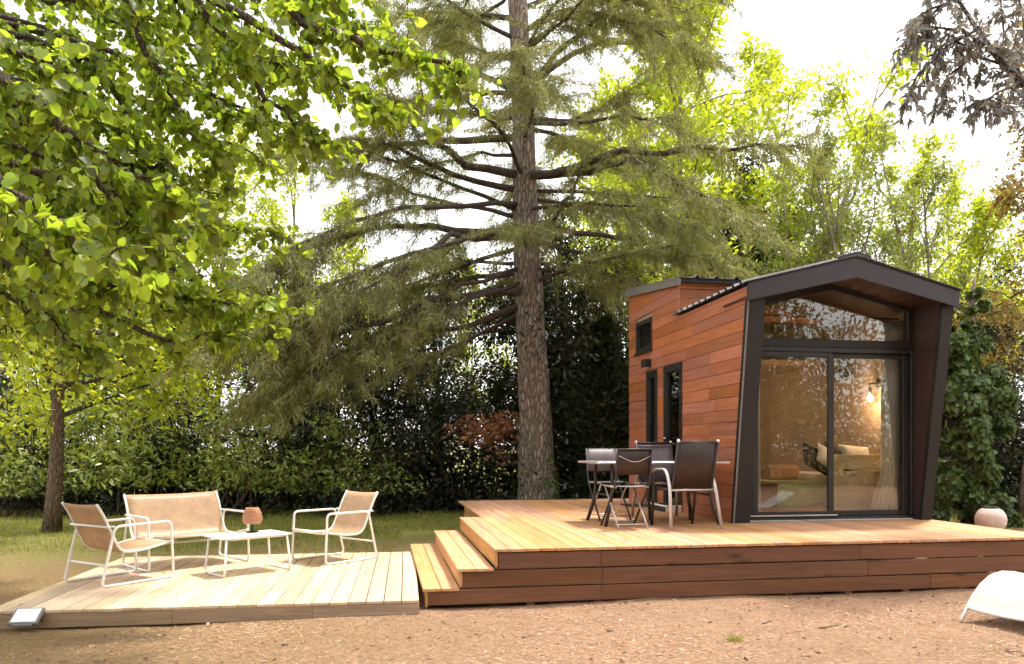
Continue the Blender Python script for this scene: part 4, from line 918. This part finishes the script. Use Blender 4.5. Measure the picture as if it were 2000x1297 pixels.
    for k in range(34):    # boughs that the camera sees end-on or behind the trunk, and the top out of frame
        z = 4.6 + 12*(k/34)**1.0; i = np.searchsorted(A[:, 2], z) - 1; i = max(0, min(i, len(A)-2)); f = (z - A[i][2])/(A[i+1][2]-A[i][2]); p = A[i]*(1-f) + A[i+1]*f
        az = k*2.399 + 0.5; L = (4.6 if z < 11 else 4.6*(18-z)/7)*g.uniform(0.6, 1.0)
        if z < 11: az = (math.pi/2 if k % 2 else -math.pi/2) + g.normal()*0.5
        fp, _ = wander(g, p, np.array([math.cos(az), math.sin(az), 0.28]), L, 9, 0.09, -0.035); polys.append((fp, 0.045))
    bm_ = MB(); LP = []; LD = []; LN = []
    for fine, th in polys:
        m = len(fine); bm_.tube([tuple(x - base) for x in fine], [th*(1 - 0.86*i/(m-1)) + 0.004 for i in range(m)], 6, caps=False)
        Lb = sum(np.linalg.norm(fine[i+1]-fine[i]) for i in range(m-1)); nbr = int(Lb*9)
        for k in range(nbr):
            f = 0.27 + 0.73*((k + g.uniform())/nbr); tt = min(f*(m-1), m - 1.001); i = int(tt); p = fine[i] + (fine[i+1]-fine[i])*(tt-i); tg = unit(fine[i+1]-fine[i])
            side = np.cross(tg, [0, 0, 1]); side = unit(side)*(1 if k % 2 else -1)
            dd = side*g.uniform(0.4, 1.0) + tg*g.uniform(0.3, 1.0) + np.array([0, 0, g.normal()*0.22 + 0.02])
            L = g.uniform(0.35, 1.05)*(0.55 + 0.6*f)*(1.25 - 0.5*abs(f-0.6)); sp, _ = wander(g, p, dd, L, 4, 0.16, -0.13)
            bm_.tube([tuple(x - base) for x in sp], [0.009, 0.007, 0.005, 0.004, 0.002], 3, caps=False)
            if g.uniform() < 0.10: continue
            n = int(L*165*(0.55 + 0.9*f)); pp, tt2 = seg_samples(g, sp, n, 0.02)
            D = tt2*0.55 + g.normal(size=(n, 3))*0.42 + np.array([0, 0, -0.42]); LP.append(pp + g.normal(size=(n, 3))*np.array([0.05, 0.05, 0.03])); LD.append(D)
    P_ = np.concatenate(LP) - base; D = unit(np.concatenate(LD)); n = len(P_)
    Ls = g.uniform(0.07, 0.19, n)
    o = link('crown', leaf_mesh('cedar_crown', P_, D, rnd_dirs(n, 0, g), Ls, g.uniform(0.010, 0.018, n), 'tri'), 'cedar_needle', t); o['kind'] = 'stuff'
    o = link('branches', bm_.mesh('cedar_branches'), 'limb_bark', t); o['kind'] = 'stuff'
    # ivy climbing the foot of the trunk
    n = 420; z = g.uniform(0, 1, n)**1.3*2.6; an = g.uniform(-2.6, -0.2, n); an = np.where(g.uniform(size=n) < .6, g.normal(size=n)*0.35 - 0.5, an); r = np.interp(z, [0, .7, 2.6], [0.48, 0.39, 0.335]) + 0.02
    Pn = np.stack([r*np.cos(an) + np.interp(z, [0, 3], [0.03, -0.05]), r*np.sin(an), z], 1); keep = (z < 0.9 + 1.2*np.cos(an*3)**2*g.uniform(size=n)); Pn = Pn[keep]; an = an[keep]; n = len(Pn)
    nrm = np.stack([np.cos(an), np.sin(an), np.zeros(n) + 0.3], 1); D = unit(np.stack([-np.sin(an)*g.normal(size=n), np.cos(an)*g.normal(size=n), -np.ones(n)], 1)); Ls = g.uniform(0.05, 0.09, n)
    o = link('trunk_ivy', leaf_mesh('trunk_ivy', Pn, D, nrm, Ls, Ls*0.8, 'heart'), 'ivy_leaf', t); o['kind'] = 'stuff'
make_cedar()

# --- linden reaching in from the left over the low deck; its trunk stands outside the frame
def make_linden():
    g = G(5); base = np.array([-5.6, 4.4, 0.0]); t = thing('linden_tree', 'linden with big soft green leaves hanging in from upper left', 'tree', tuple(base))
    tp, _ = wander(g, base*0 + np.array([0, 0, -0.05]), np.array([0.03, 0.02, 1]), 9.0, 9, 0.03)
    tb = MB().tube(tp, [0.24*(1 - 0.8*i/9) for i in range(10)], 14); link('trunk', tb.mesh('linden_trunk'), 'young_bark', t)
    LM = [
      [(-350, 60, 4.6), (0, 150, 4.6), (120, 240, 4.6), (230, 330, 4.7), (330, 380, 4.8), (380, 400, 4.8)],
      [(-350, 0, 4.7), (-50, 90, 4.9), (80, 200, 4.9), (160, 300, 4.9), (250, 430, 4.9), (285, 470, 4.9)],
      [(-200, -150, 5.2), (120, -90, 5.4), (250, 10, 5.5), (310, 150, 5.6), (370, 260, 5.8), (440, 330, 5.9)],
      [(0, -250, 5.2), (390, 0, 5.4), (470, 130, 5.6), (560, 230, 5.7), (640, 280, 5.8)],
      [(100, -300, 5.2), (480, -40, 5.3), (620, 60, 5.4), (760, 100, 5.4), (860, 120, 5.4), (912, 145, 5.4)],
      [(0, -280, 4.8), (380, -30, 5.0), (560, 80, 5.1), (680, 170, 5.2), (780, 215, 5.2)],
      [(100, -320, 5.8), (500, -60, 6.0), (640, 20, 6.0), (720, 60, 6.0)],
      [(-350, 180, 5.2), (0, 380, 5.5), (150, 480, 5.8), (300, 560, 6.0), (420, 590, 6.1), (530, 600, 6.1)],
      [(-300, 250, 5.6), (50, 430, 6.2), (250, 470, 6.4), (400, 440, 6.5), (540, 455, 6.5)],
      [(-300, 380, 5.4), (0, 520, 5.6), (150, 600, 5.8), (290, 650, 6.0), (400, 660, 6.1), (480, 640, 6.2)],
      [(-300, 420, 5.2), (-20, 560, 5.2), (90, 620, 5.2), (170, 700, 5.2)],
      [(-380, 200, 3.9), (-60, 300, 4.0), (70, 400, 4.0), (170, 470, 4.0), (230, 485, 4.0)],
      [(-350, 80, 5.8), (0, 60, 6.2), (120, 90, 6.2), (210, 150, 6.3), (260, 230, 6.4)],
      [(-350, 120, 5.8), (0, 220, 6.4), (150, 300, 6.6), (300, 330, 6.8), (430, 380, 6.9)],
      [(-100, -250, 6.2), (280, -60, 6.4), (420, 70, 6.5), (520, 110, 6.6), (600, 160, 6.6)],
      [(-380, 40, 4.2), (-80, 40, 4.3), (60, 110, 4.3), (150, 190, 4.4)],
      [(-350, 300, 4.6), (-20, 420, 4.7), (120, 520, 4.9), (220, 560, 5.0), (300, 540, 5.0)],
      [(-300, -300, 6.0), (150, -160, 6.2), (330, -40, 6.4), (430, 60, 6.5)], [(-100, -330, 5.5), (300, -180, 5.6), (560, -90, 5.6), (700, -20, 5.6)],
      [(-350, 160, 6.6), (-20, 330, 7.0), (130, 400, 7.2), (280, 420, 7.3)], [(-350, 330, 6.4), (0, 480, 6.8), (200, 570, 7.0), (350, 610, 7.1), (450, 560, 7.2)],
    ]
    by = [(0, 700), (100, 800), (150, 840), (220, 740), (280, 640), (330, 520), (450, 500), (600, 480), (680, 300)]
    for k in range(20):     # more boughs deeper in the crown
        y = g.uniform(0, 660); xm = np.interp(y, [b[0] for b in by], [b[1] for b in by]); x = xm*g.uniform(0.35, 0.97); dd = g.uniform(6.2, 8.6)
        LM.append([(-250, y*0.7 - 200, dd - 1), (x*0.35, y*0.8 - 110, dd - .4), (x*0.72, y*0.93 - 45, dd - .1), (x, y, dd)])
    br = MB(); LP = []; LD = []; LN = []
    for pl in LM:
        q = [npv(at(*p)) for p in pl]; zz = min(max(q[0][2] - 0.9, 1.9), 8.0); k = int(np.clip(zz, 0, 8)); root = base + tp[k]
        q = [root] + q; fine = []
        for i in range(len(q)-1):
            for k in range(4): f = k/4; fine.append(q[i]*(1-f) + q[i+1]*f + g.normal(size=3)*0.02*(i+k > 0))
        fine.append(q[-1]); m = len(fine); br.tube([tuple(x - base) for x in fine], [0.045*(1 - 0.9*i/(m-1)) + 0.003 for i in range(m)], 6, caps=False)
        Lb = sum(np.linalg.norm(fine[i+1]-fine[i]) for i in range(4, m-1)); nt_ = int(Lb*17)
        for k in range(nt_):
            f = (k + g.uniform())/nt_; tt = 4 + f*(m - 5.001); i = int(tt); p = fine[i] + (fine[i+1]-fine[i])*(tt-i); tg = unit(fine[i+1]-fine[i])
            dd = tg*0.6 + g.normal(size=3)*np.array([0.7, 0.7, 0.35]) + np.array([0, 0, -0.15]); sp, _ = wander(g, p, dd, g.uniform(0.18, 0.50), 4, 0.18, -0.08)
            br.tube([tuple(x - base) for x in sp], [0.0045, 0.0038, 0.003, 0.0024, 0.0014], 3, caps=False)
            n = g.integers(10, 18); pp, t2 = seg_samples(g, sp, n, 0.05); LP.append(pp + g.normal(size=(n, 3))*0.025); LD.append(t2*0.5 + g.normal(size=(n, 3))*0.55 + np.array([0, 0, -0.45]))
            LN.append(g.normal(size=(n, 3))*0.6 + np.array([0.15, -0.25, 0.6]))
    P_ = np.concatenate(LP); D = unit(np.concatenate(LD)); N = unit(np.concatenate(LN)); n = len(P_); Ls = g.uniform(0.036, 0.088, n)
    o = link('branches', br.mesh('linden_branches'), 'limb_bark', t); o['kind'] = 'stuff'
    # the 300 leaves that show largest are parts of their own, the rest one crown
    px = CX + FP*P_[:, 0]/P_[:, 1]; py = CY - FP*(P_[:, 2]-EYE)/P_[:, 1]; S_ = np.cross(N, D); nn = unit(np.cross(D, unit(S_)))
    view = unit(P_ - np.array([0, 0, EYE])); show = Ls/P_[:, 1]*np.abs((nn*view).sum(1))*((px > 5) & (px < 1000) & (py > 5))
    big = np.argsort(-show)[:300]; rest = np.ones(n, bool); rest[big] = False
    o = link('crown', leaf_mesh('linden_crown', P_[rest] - base, D[rest], N[rest], Ls[rest], Ls[rest]*0.94, 'heart'), 'linden_leaf', t); o['kind'] = 'stuff'
    T, F = LEAF['heart']; lm = mesh_np('leaf', T*np.array([1, 0.94, 0.94]), np.array(F)); lm.materials.append(MATS['linden_leaf'])
    for i in big:
        s_ = unit(np.cross(N[i], D[i])); n_ = np.cross(D[i], s_); o = bpy.data.objects.new('leaf', lm); COL.objects.link(o); o.parent = t
        M = Matrix((( D[i][0], s_[0], n_[0], 0), (D[i][1], s_[1], n_[1], 0), (D[i][2], s_[2], n_[2], 0), (0, 0, 0, 1)))
        o.matrix_basis = Matrix.Translation(Vector(P_[i] - base)) @ M @ Matrix.Scale(float(Ls[i]), 4)
make_linden()

# --- young tree at the left, bright from behind
m_young = tree_meshes('young_tree', G(21), 6.2, 2.9, 0.125, 24, 10, 64, 0.115, 'fold', 0.62, 0.30, (-5, 20), 0.12, -0.01, 0.30, 0.3, taper=0.5, lean=0.0)
place_tree('young_tree', 'slim young tree with straight trunk and glowing yellow green crown at left', m_young, ('young_bark', 'limb_bark', 'young_leaf'), (*onz(101, 1038, 0)[:2], 0), 0.6)

# --- bright backlit trees behind
m_rob = [tree_meshes('robinia%d' % i, G(40+i), 11.0, 3.0, 0.10, 24, 9, 40, 0.15, 'fold', 0.6, 0.28, (15, 55), 0.18, 0.03, 0.30, 0.2, forks=1 + i % 2 + (i == 1), taper=0.45) for i in range(3)]
robs = [(1335, 21, 1.2, 0, 'tall yellow green tree right of the cedar trunk'), (1470, 22, 1.22, 1, 'pale forked yellow green tree behind the cabin roof'), (1215, 24, 1.15, 2, 'yellow green tree half hidden by the cedar boughs'),
        (1665, 20, 0.78, 0, 'low bright green tree above the cabin gable'), (1770, 21, 0.80, 2, 'bright green tree right of the cabin gable'), (1890, 22, 0.84, 1, 'light green tree above the ivy at right'), (1560, 23, 0.82, 2, 'bright tree over the left slope of the cabin roof'),
        (1405, 25, 1.35, 0, 'tallest bright tree between cedar and cabin'), (1835, 18, .62, 0, 'small bright tree beside the right cabin post'),
        (930, 24, 0.66, 1, 'bright tree glimpsed left of the cedar trunk'), (740, 23, 0.78, 0, 'bright tree behind the left cedar boughs'), (540, 24, 1.0, 1, 'bright tree between linden leaves and cedar'), (420, 22, 0.9, 2, 'bright tree behind the linden leaves'),
        (230, 20, 0.74, 1, 'bright tree right of the young tree at left'), (40, 18.5, 0.72, 0, 'bright tree at the far left edge'), (150, 23, 1.0, 2, 'tall bright tree behind the upper linden boughs')]
for k, (x, d, s, i, lab) in enumerate(robs):
    place_tree('background_tree', lab, m_rob[i], ('pale_bark', 'pale_bark', 'robinia_leaf'), gp(x, d), k*1.7, s, 'bright trees along the back')
m_thin = tree_meshes('thin_tree', G(61), 9.6, 2.3, 0.08, 24, 7, 34, 0.13, 'narrow', 0.34, 0.35, (30, 70), 0.16, 0.05, 0.35, 0.5, forks=3, taper=0.4)
place_tree('thin_tree', 'airy thin stemmed grey green tree against the white sky', m_thin, ('pale_bark', 'pale_bark', 'pale_green_leaf'), gp(1745, 17), 0.4, 0.98)
place_tree('thin_tree', 'airy grey green tree over the right end of the cabin roof', m_thin, ('pale_bark', 'pale_bark', 'pale_green_leaf'), gp(1850, 18), 1.3, 0.9)
place_tree('thin_tree', 'thin pale tree rising behind the right slope of the cabin roof', m_thin, ('pale_bark', 'pale_bark', 'pale_green_leaf'), gp(1560, 19), 2.2, 0.78)
m_rust = tree_meshes('rust_tree', G(66), 7.9, 2.0, 0.11, 22, 9, 46, 0.11, 'fold', 0.5, 0.25, (10, 55), 0.2, 0.02, 0.32, 0.5)
place_tree('rusty_tree', 'tree with rusty olive foliage at the right edge', m_rust, ('pale_bark', 'limb_bark', 'rust_leaf'), gp(2005, 15.0), 1.0, 1.22)

# --- dark evergreen wall of laurels, and darker trees behind it
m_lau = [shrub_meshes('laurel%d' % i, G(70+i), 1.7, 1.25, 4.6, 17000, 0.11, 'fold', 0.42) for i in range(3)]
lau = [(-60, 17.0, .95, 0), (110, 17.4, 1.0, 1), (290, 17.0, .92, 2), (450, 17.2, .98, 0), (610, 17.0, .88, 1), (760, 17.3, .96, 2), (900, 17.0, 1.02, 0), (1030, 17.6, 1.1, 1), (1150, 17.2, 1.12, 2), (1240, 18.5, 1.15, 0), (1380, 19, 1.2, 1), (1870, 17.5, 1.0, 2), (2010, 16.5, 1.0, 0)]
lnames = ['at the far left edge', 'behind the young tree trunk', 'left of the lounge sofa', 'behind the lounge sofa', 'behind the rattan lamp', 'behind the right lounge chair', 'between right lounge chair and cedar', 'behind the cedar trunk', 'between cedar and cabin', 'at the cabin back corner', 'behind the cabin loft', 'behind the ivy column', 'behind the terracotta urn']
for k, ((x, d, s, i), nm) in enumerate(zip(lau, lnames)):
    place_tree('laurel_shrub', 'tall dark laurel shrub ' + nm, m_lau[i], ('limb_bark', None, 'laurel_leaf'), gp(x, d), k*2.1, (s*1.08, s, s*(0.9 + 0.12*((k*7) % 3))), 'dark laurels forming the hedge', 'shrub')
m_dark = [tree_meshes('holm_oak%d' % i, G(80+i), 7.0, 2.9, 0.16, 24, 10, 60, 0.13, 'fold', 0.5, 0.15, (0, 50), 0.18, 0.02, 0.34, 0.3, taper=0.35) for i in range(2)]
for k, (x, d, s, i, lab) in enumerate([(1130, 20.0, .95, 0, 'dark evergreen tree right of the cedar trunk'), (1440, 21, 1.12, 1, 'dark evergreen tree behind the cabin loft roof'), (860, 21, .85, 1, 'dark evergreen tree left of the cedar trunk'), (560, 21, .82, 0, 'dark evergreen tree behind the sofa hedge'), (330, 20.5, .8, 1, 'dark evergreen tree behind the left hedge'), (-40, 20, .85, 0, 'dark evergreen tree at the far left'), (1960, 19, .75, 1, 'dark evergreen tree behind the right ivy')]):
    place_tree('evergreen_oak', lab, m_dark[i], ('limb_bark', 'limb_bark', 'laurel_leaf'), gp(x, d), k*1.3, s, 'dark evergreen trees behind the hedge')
def make_cypress():
    g = G(90); n = 26000; z = g.uniform(0, 1, n); rad = 0.62*np.sqrt(np.clip(1 - z**2.2, 0, 1))*(0.75 + 0.25*np.sin(9*z + 3))*g.uniform(0.55, 1.0, n); an = g.uniform(0, 2*math.pi, n); rad *= 1 + 0.15*np.sin(3*an + 7*z)
    P_ = np.stack([rad*np.cos(an), rad*np.sin(an), 0.1 + z*5.2], 1); D = unit(np.stack([np.cos(an)*.5, np.sin(an)*.5, np.ones(n)], 1) + g.normal(size=(n, 3))*.4)
    st = MB().tube([(0, 0, -0.05), (0, 0, 2), (0.02, 0, 4.9)], [0.12, 0.08, 0.01], 8)
    return st.mesh('cypress_trunk'), None, leaf_mesh('cypress_crown', P_, D, rnd_dirs(n, 0, g), g.uniform(0.08, 0.18, n), g.uniform(0.03, 0.05, n), 'fold')
m_cyp = make_cypress()
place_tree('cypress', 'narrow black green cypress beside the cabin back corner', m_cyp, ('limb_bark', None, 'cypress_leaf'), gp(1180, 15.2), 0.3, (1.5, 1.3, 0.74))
m_pale = shrub_meshes('pale_laurel', G(95), 1.3, 0.8, 3.1, 3600, 0.15, 'fold', 0.34, stems=9, blobs=34, low=0.5)
for k, (x, d, s, lab) in enumerate([(470, 15.6, 1.0, 'shrub with pale glossy leaf rosettes behind the sofa'), (290, 15.9, 1.15, 'pale leaved shrub left of the lounge sofa'), (170, 16.2, .9, 'pale leaved shrub right of the young trunk'), (640, 16.0, .85, 'pale leaved shrub behind the right lounge chair'), (20, 15.6, .8, 'pale leaved shrub at the far left of lawn')]):
    place_tree('pale_shrub', lab, m_pale, ('limb_bark', None, 'laurel_light_leaf'), gp(x, d), k*1.9, s, 'lighter shrubs before the hedge', 'shrub')
m_brown = shrub_meshes('brown_shrub', G(97), 0.5, 0.4, 1.9, 900, 0.12, 'fold', 0.45, stems=6, blobs=12, low=0.75)
place_tree('brown_shrub', 'withered brown leaved shrub left of the cedar trunk', m_brown, ('limb_bark', None, 'brown_leaf'), gp(962, 15.6, 0.15), 0.0, 1.15, None, 'shrub')

# --- ivy column and trailing ivy at the right
def make_ivy():
    g = G(101); t = thing('ivy_clad_trunk', 'leaning tree trunk wrapped in ivy behind the urn', 'tree', gp(1905, 13.6)); b_ = npv(gp(1905, 13.6))
    pts = [npv(at(1925, 1010, 13.6)), npv(at(1905, 860, 13.6)), npv(at(1895, 700, 13.6)), npv(at(1897, 600, 13.6)), npv(at(1900, 575, 13.6)), npv(at(1902, 555, 13.6)), npv(at(1903, 540, 13.6))]
    MBt = MB().tube([tuple(p - b_) for p in pts], [0.11, 0.09, 0.075, 0.06, 0.045, 0.03, 0.01], 8); link('trunk', MBt.mesh('ivy_trunk'), 'pale_bark', t)
    LP = []; 
    for k in range(58):
        y = 560 + 450*g.uniform()**0.75; wd_ = np.interp(y, [560, 640, 700, 760, 900, 1010], [8, 14, 26, 46, 52, 40]); px_ = np.interp(y, [560, 700, 860, 1010], [1897, 1895, 1895, 1925]) + g.normal()*wd_
        r = g.uniform(0.07, 0.24)*(0.55 if y < 690 else 1); n = int(2600*r*r*4 + 60); c = npv(at(px_, y, 13.5 + g.normal()*0.18)); dd = unit(g.normal(size=(n, 3))); LP.append(c + dd*(r*g.uniform(0.3, 1.0, n)**0.5)[:, None]*np.array([1, 0.8, 1.2]))
    for px_, py_, r, n in ((1893, 790, .26, 500), (1900, 830, .24, 450), (1885, 745, .20, 350), (1955, 980, .16, 300), (1975, 1012, .12, 200), (1990, 1025, .08, 90)):
        c = npv(at(px_, py_, 13.3)); dd = unit(g.normal(size=(n, 3))); LP.append(c + dd*(r*g.uniform(0.3, 1.0, n)**0.5)[:, None])
    P_ = np.concatenate(LP) - b_; P_[:, 2] = np.abs(P_[:, 2]); n = len(P_); D = unit(g.normal(size=(n, 3))*0.6 + np.array([0, -0.3, -0.8])); N = unit(g.normal(size=(n, 3))*0.45 + np.array([0, -0.6, 0.5])); Ls = g.uniform(0.05, 0.125, n)
    o = link('ivy', leaf_mesh('ivy', P_, D, N, Ls, Ls*0.85, 'heart'), 'ivy_leaf', t); o['kind'] = 'stuff'
make_ivy()

# --- branch with narrow drooping leaves at the upper right; trunk outside the frame
def make_olive():
    g = G(111); base = npv(gp(2180, 8.6)); t = thing('narrow_leaf_tree', 'dark narrow leaved branch hanging in at the upper right corner', 'tree', tuple(base))
    tp = [np.array([0, 0, -0.05]), np.array([0.02, 0, 2.0]), np.array([-0.05, 0, 4.0]), np.array([-0.12, 0, 5.6])]
    link('trunk', MB().tube([tuple(p) for p in tp], [0.16, 0.13, 0.10, 0.05], 10).mesh('narrow_leaf_trunk'), 'limb_bark', t)
    LM = [[(2060, 230, 8.6), (2000, 164, 8.5), (1958, 125, 8.5), (1919, 73, 8.4), (1871, 0, 8.3), (1830, -60, 8.2)], [(1958, 125, 8.5), (1900, 110, 8.7), (1850, 150, 8.8), (1825, 210, 8.8)], [(1940, 100, 8.5), (1880, 60, 8.2), (1800, 50, 8.0), (1775, 90, 8.0)], [(2000, 164, 8.5), (1960, 60, 8.9), (1950, -40, 9.0)], [(1995, 160, 8.5), (1950, 180, 8.3), (1920, 200, 8.2)], [(2060, 230, 8.6), (2010, 100, 9.2), (1990, 0, 9.3)], [(1870, 0, 8.3), (1810, 20, 8.4), (1785, 60, 8.5)], [(1905, 60, 8.4), (1850, 90, 8.2), (1790, 150, 8.1), (1770, 190, 8.1)]]
    br = MB(); LP = []; LD = []
    for k, pl in enumerate(LM):
        q = [npv(at(*p)) for p in pl]
        if k == 0: q = [base + np.array([-0.10, 0, 4.9])] + q
        m = len(q); th = 0.055 if k == 0 else 0.016; br.tube([tuple(x - base) for x in q], [th*(1 - 0.85*i/(m-1)) + 0.003 for i in range(m)], 6, caps=False)
        for j in range(34 if k == 0 else 27):
            sp0, tt = seg_samples(g, q, 1, 0.15); sp, _ = wander(g, sp0[0], tt[0]*0.5 + g.normal(size=3)*0.6 + np.array([0, 0, -0.25]), g.uniform(0.2, 0.5), 4, 0.15, -0.12)
            br.tube([tuple(x - base) for x in sp], [0.006, 0.005, 0.004, 0.003, 0.002], 3, caps=False)
            n = 15; pp, t2 = seg_samples(g, sp, n, 0.1); LP.append(pp); LD.append(t2*0.4 + g.normal(size=(n, 3))*0.45 + np.array([0, 0, -0.6]))
    P_ = np.concatenate(LP) - base; D = unit(np.concatenate(LD)); n = len(P_); Ls = g.uniform(0.07, 0.14, n)
    o = link('branches', br.mesh('narrow_leaf_branches'), 'limb_bark', t); o['kind'] = 'stuff'
    o = link('crown', leaf_mesh('narrow_leaf_crown', P_, D, rnd_dirs(n, 0, g), Ls, Ls*0.33, 'narrow'), 'olive_leaf', t); o['kind'] = 'stuff'
make_olive()

# --- trees behind the photographer, seen mirrored in the cabin's glass
for k, (x, y, s, i, lab) in enumerate([(3.0, -7.5, 1.0, 0, 'evergreen tree mirrored at left in the cabin glass'), (7.0, -6.5, 1.1, 1, 'evergreen tree mirrored at right in the cabin glass'), (11.0, -4.5, 1.1, 0, 'evergreen tree mirrored at the right edge of the glass'), (-1.5, -9.0, 1.1, 1, 'evergreen tree mirrored in the side door glass'), (5.0, -12, 1.6, 1, 'tall evergreen mirrored high in the gable window'), (9.0, -10, 1.6, 0, 'tall evergreen mirrored above the bed'), (1.0, -12, 1.6, 0, 'tall evergreen mirrored at the left post'), (14, -9, 1.7, 1, 'tall evergreen mirrored far right')]):
    place_tree('evergreen_oak', lab, m_dark[i], ('limb_bark', 'limb_bark', 'rust_leaf'), (x, y, 0), k*2.0, s, 'trees behind the camera mirrored in glass')

for k, x in enumerate((-4, -1, 2, 5, 8, 11, 14)):
    place_tree('laurel_shrub', 'shrub mirrored low in the cabin glass, %s from the left' % ('first', 'second', 'third', 'fourth', 'fifth', 'sixth', 'seventh')[k], m_lau[k % 3], ('limb_bark', None, 'rust_leaf'), (x*1.35, -11 + 0.3*x, 0), k*1.1, (2.0, 1.7, 2.3), 'shrubs behind the camera mirrored in glass', 'shrub')
# ------------------------------------------------------------------ lawn, straw, twigs, fallen leaves
def outside_decks(P_):
    q = np.stack([(P_[:, 0]-O[0])*U[0] + (P_[:, 1]-O[1])*U[1], (P_[:, 0]-O[0])*V[0] + (P_[:, 1]-O[1])*V[1]], 1)
    m = ~((q[:, 0] > -0.66) & (q[:, 0] < 5.8) & (q[:, 1] > -0.05) & (q[:, 1] < 6.15))
    c, s = math.cos(LT), math.sin(LT); dx, dy = P_[:, 0]-lo.x, P_[:, 1]-lo.y; lx = dx*c + dy*s; ly = -dx*s + dy*c
    return m & ~((lx > -3.36) & (lx < 0.03) & (ly > -0.03) & (ly < 2.99))
def scatter(n, x0, x1, y0, y1, g):
    P_ = np.stack([g.uniform(x0, x1, n), g.uniform(y0, y1, n), np.zeros(n)], 1); P_ = P_[outside_decks(P_)]; P_[:, 2] = gz(P_[:, 0], P_[:, 1]); return P_
g = G(131)
P_ = np.concatenate([scatter(85000, -13, 0.6, 9.2, 16.8, g), scatter(14000, 5.0, 12.5, 8.5, 17, g)])
dens = 0.5 + 0.5*np.sin(P_[:, 0]*1.1 + 0.6*P_[:, 1])*np.sin(P_[:, 1]*1.7 + 1) ; edge = np.clip((P_[:, 1] - 9.6 - 0.32*np.maximum(P_[:, 0], -8)*0 )/2.2, 0, 1)
P_ = P_[g.uniform(size=len(P_)) < (0.25 + 0.75*dens)*np.where(P_[:, 0] > 4, 1, edge)]; n = len(P_); Ls = g.uniform(0.035, 0.11, n)
o = link('lawn_grass', leaf_mesh('lawn_grass', P_, unit(g.normal(size=(n, 3))*0.5 + np.array([0, 0, 1])), rnd_dirs(n, 0, g), Ls, g.uniform(0.008, 0.014, n), 'tri'), 'grass_blade'); tag(o, 'thin patchy lawn behind the decks', 'grass', kind='stuff')
P_ = scatter(60000, -4.6, 5.2, 3.9, 7.6, g); cl = np.sin(P_[:, 0]*2.3 + 1.1*P_[:, 1]) + np.sin(P_[:, 1]*4.1 - 1.7*P_[:, 0]); P_ = P_[g.uniform(size=len(P_)) < 0.35 + 0.3*cl]; n = len(P_); P_[:, 2] += g.uniform(0.001, 0.008, n)
D = g.normal(size=(n, 3)); D[:, 2] = g.normal(size=n)*0.10; Nn = np.stack([g.normal(size=n)*.25, g.normal(size=n)*.25, np.ones(n)], 1)
o = link('straw_litter', leaf_mesh('straw_litter', P_, D, Nn, g.uniform(0.025, 0.085, n), g.uniform(0.003, 0.0065, n), 'tri'), 'straw'); tag(o, 'dry needles and straw strewn over the bare soil', 'straw', kind='stuff')
P_ = scatter(2600, -4.6, 5.0, 3.9, 9.5, g); n = len(P_); P_[:, 2] += 0.004; D = g.normal(size=(n, 3)); D[:, 2] *= 0.15; Nn = np.stack([g.normal(size=n)*.4, g.normal(size=n)*.4, np.ones(n)], 1); Ls = g.uniform(0.015, 0.05, n)
o = link('fallen_leaves', leaf_mesh('fallen_leaves', P_, D, Nn, Ls, Ls*0.6, 'fold'), 'dead_leaf'); tag(o, 'small dead leaves scattered over the bare soil', 'leaves', kind='stuff')
for k, (x, y, L, a, lab) in enumerate([(1185, 1226, .06, 20, 'short dark twig on the soil before the steps'), (1600, 1226, .22, 8, 'long thin twig on the soil before the deck middle'), (1490, 1218, .10, 60, 'dark crooked twig left of the long thin twig'), (1965, 1268, .12, -50, 'pale twig near the lower right corner'), (550, 1262, .05, 10, 'small dark twig before the low deck'), (1020, 1240, .14, 25, 'pale bent twig below the steps'), (1650, 1222, .05, 30, 'tiny twig right of the long thin twig')]):
    p = onz(x, y, 0); gg = G(200+k); pts, _ = wander(gg, np.array([0, 0, 0.006]), np.array([math.cos(R(a)), math.sin(R(a)), 0.02]), L, 5, 0.18); pts = [(q[0], q[1], 0.004 + abs(q[2])*0.4) for q in pts]
    o = link('twig', MB().tube(pts, [0.006, 0.006, 0.005, 0.004, 0.004, 0.003], 5).mesh('twig'), 'pale_bark' if 'pale' in lab else 'limb_bark', None, (p.x, p.y, float(gz(p.x, p.y)))); tag(o, lab, 'twig')
p = onz(1436, 1252, 0); gg = G(210); n = 140; Pn = np.stack([gg.normal(size=n)*0.035, gg.normal(size=n)*0.03, np.zeros(n)], 1)
tf = thing('grass_tuft', 'small green grass tuft on the bare soil before the deck', 'grass tuft', (p.x, p.y, float(gz(p.x, p.y))))
link('blades', leaf_mesh('tuft', Pn, unit(gg.normal(size=(n, 3))*0.5 + np.array([0, 0, 1])), rnd_dirs(n, 0, gg), gg.uniform(0.03, 0.07, n), gg.uniform(0.003, 0.006, n), 'tri'), 'grass_blade', tf)['kind'] = 'stuff'

gg = G(220); n = 46; aa = gg.uniform(0.1, 5.6, n); bb = gg.uniform(0.05, 1.6, n)
Pn = np.array([tuple(W(a, b, DZ + 0.004)) for a, b in zip(aa, bb)] + [tuple(lo + Vector((-x*math.cos(LT) - y*math.sin(LT), -x*math.sin(LT) + y*math.cos(LT), LZ + 0.004))) for x, y in zip(gg.uniform(0.1, 3.2, 40), gg.uniform(0.1, 2.8, 40))]); n = len(Pn)
D = gg.normal(size=(n, 3)); D[:, 2] *= 0.05; Nn = np.stack([gg.normal(size=n)*.15, gg.normal(size=n)*.15, np.ones(n)], 1); Ls = gg.uniform(0.015, 0.04, n)
o = link('deck_litter', leaf_mesh('deck_litter', Pn, D, Nn, Ls, Ls*0.55, 'fold'), 'dead_leaf'); tag(o, 'few tiny dead leaves lying on both wooden decks', 'leaves', kind='stuff')
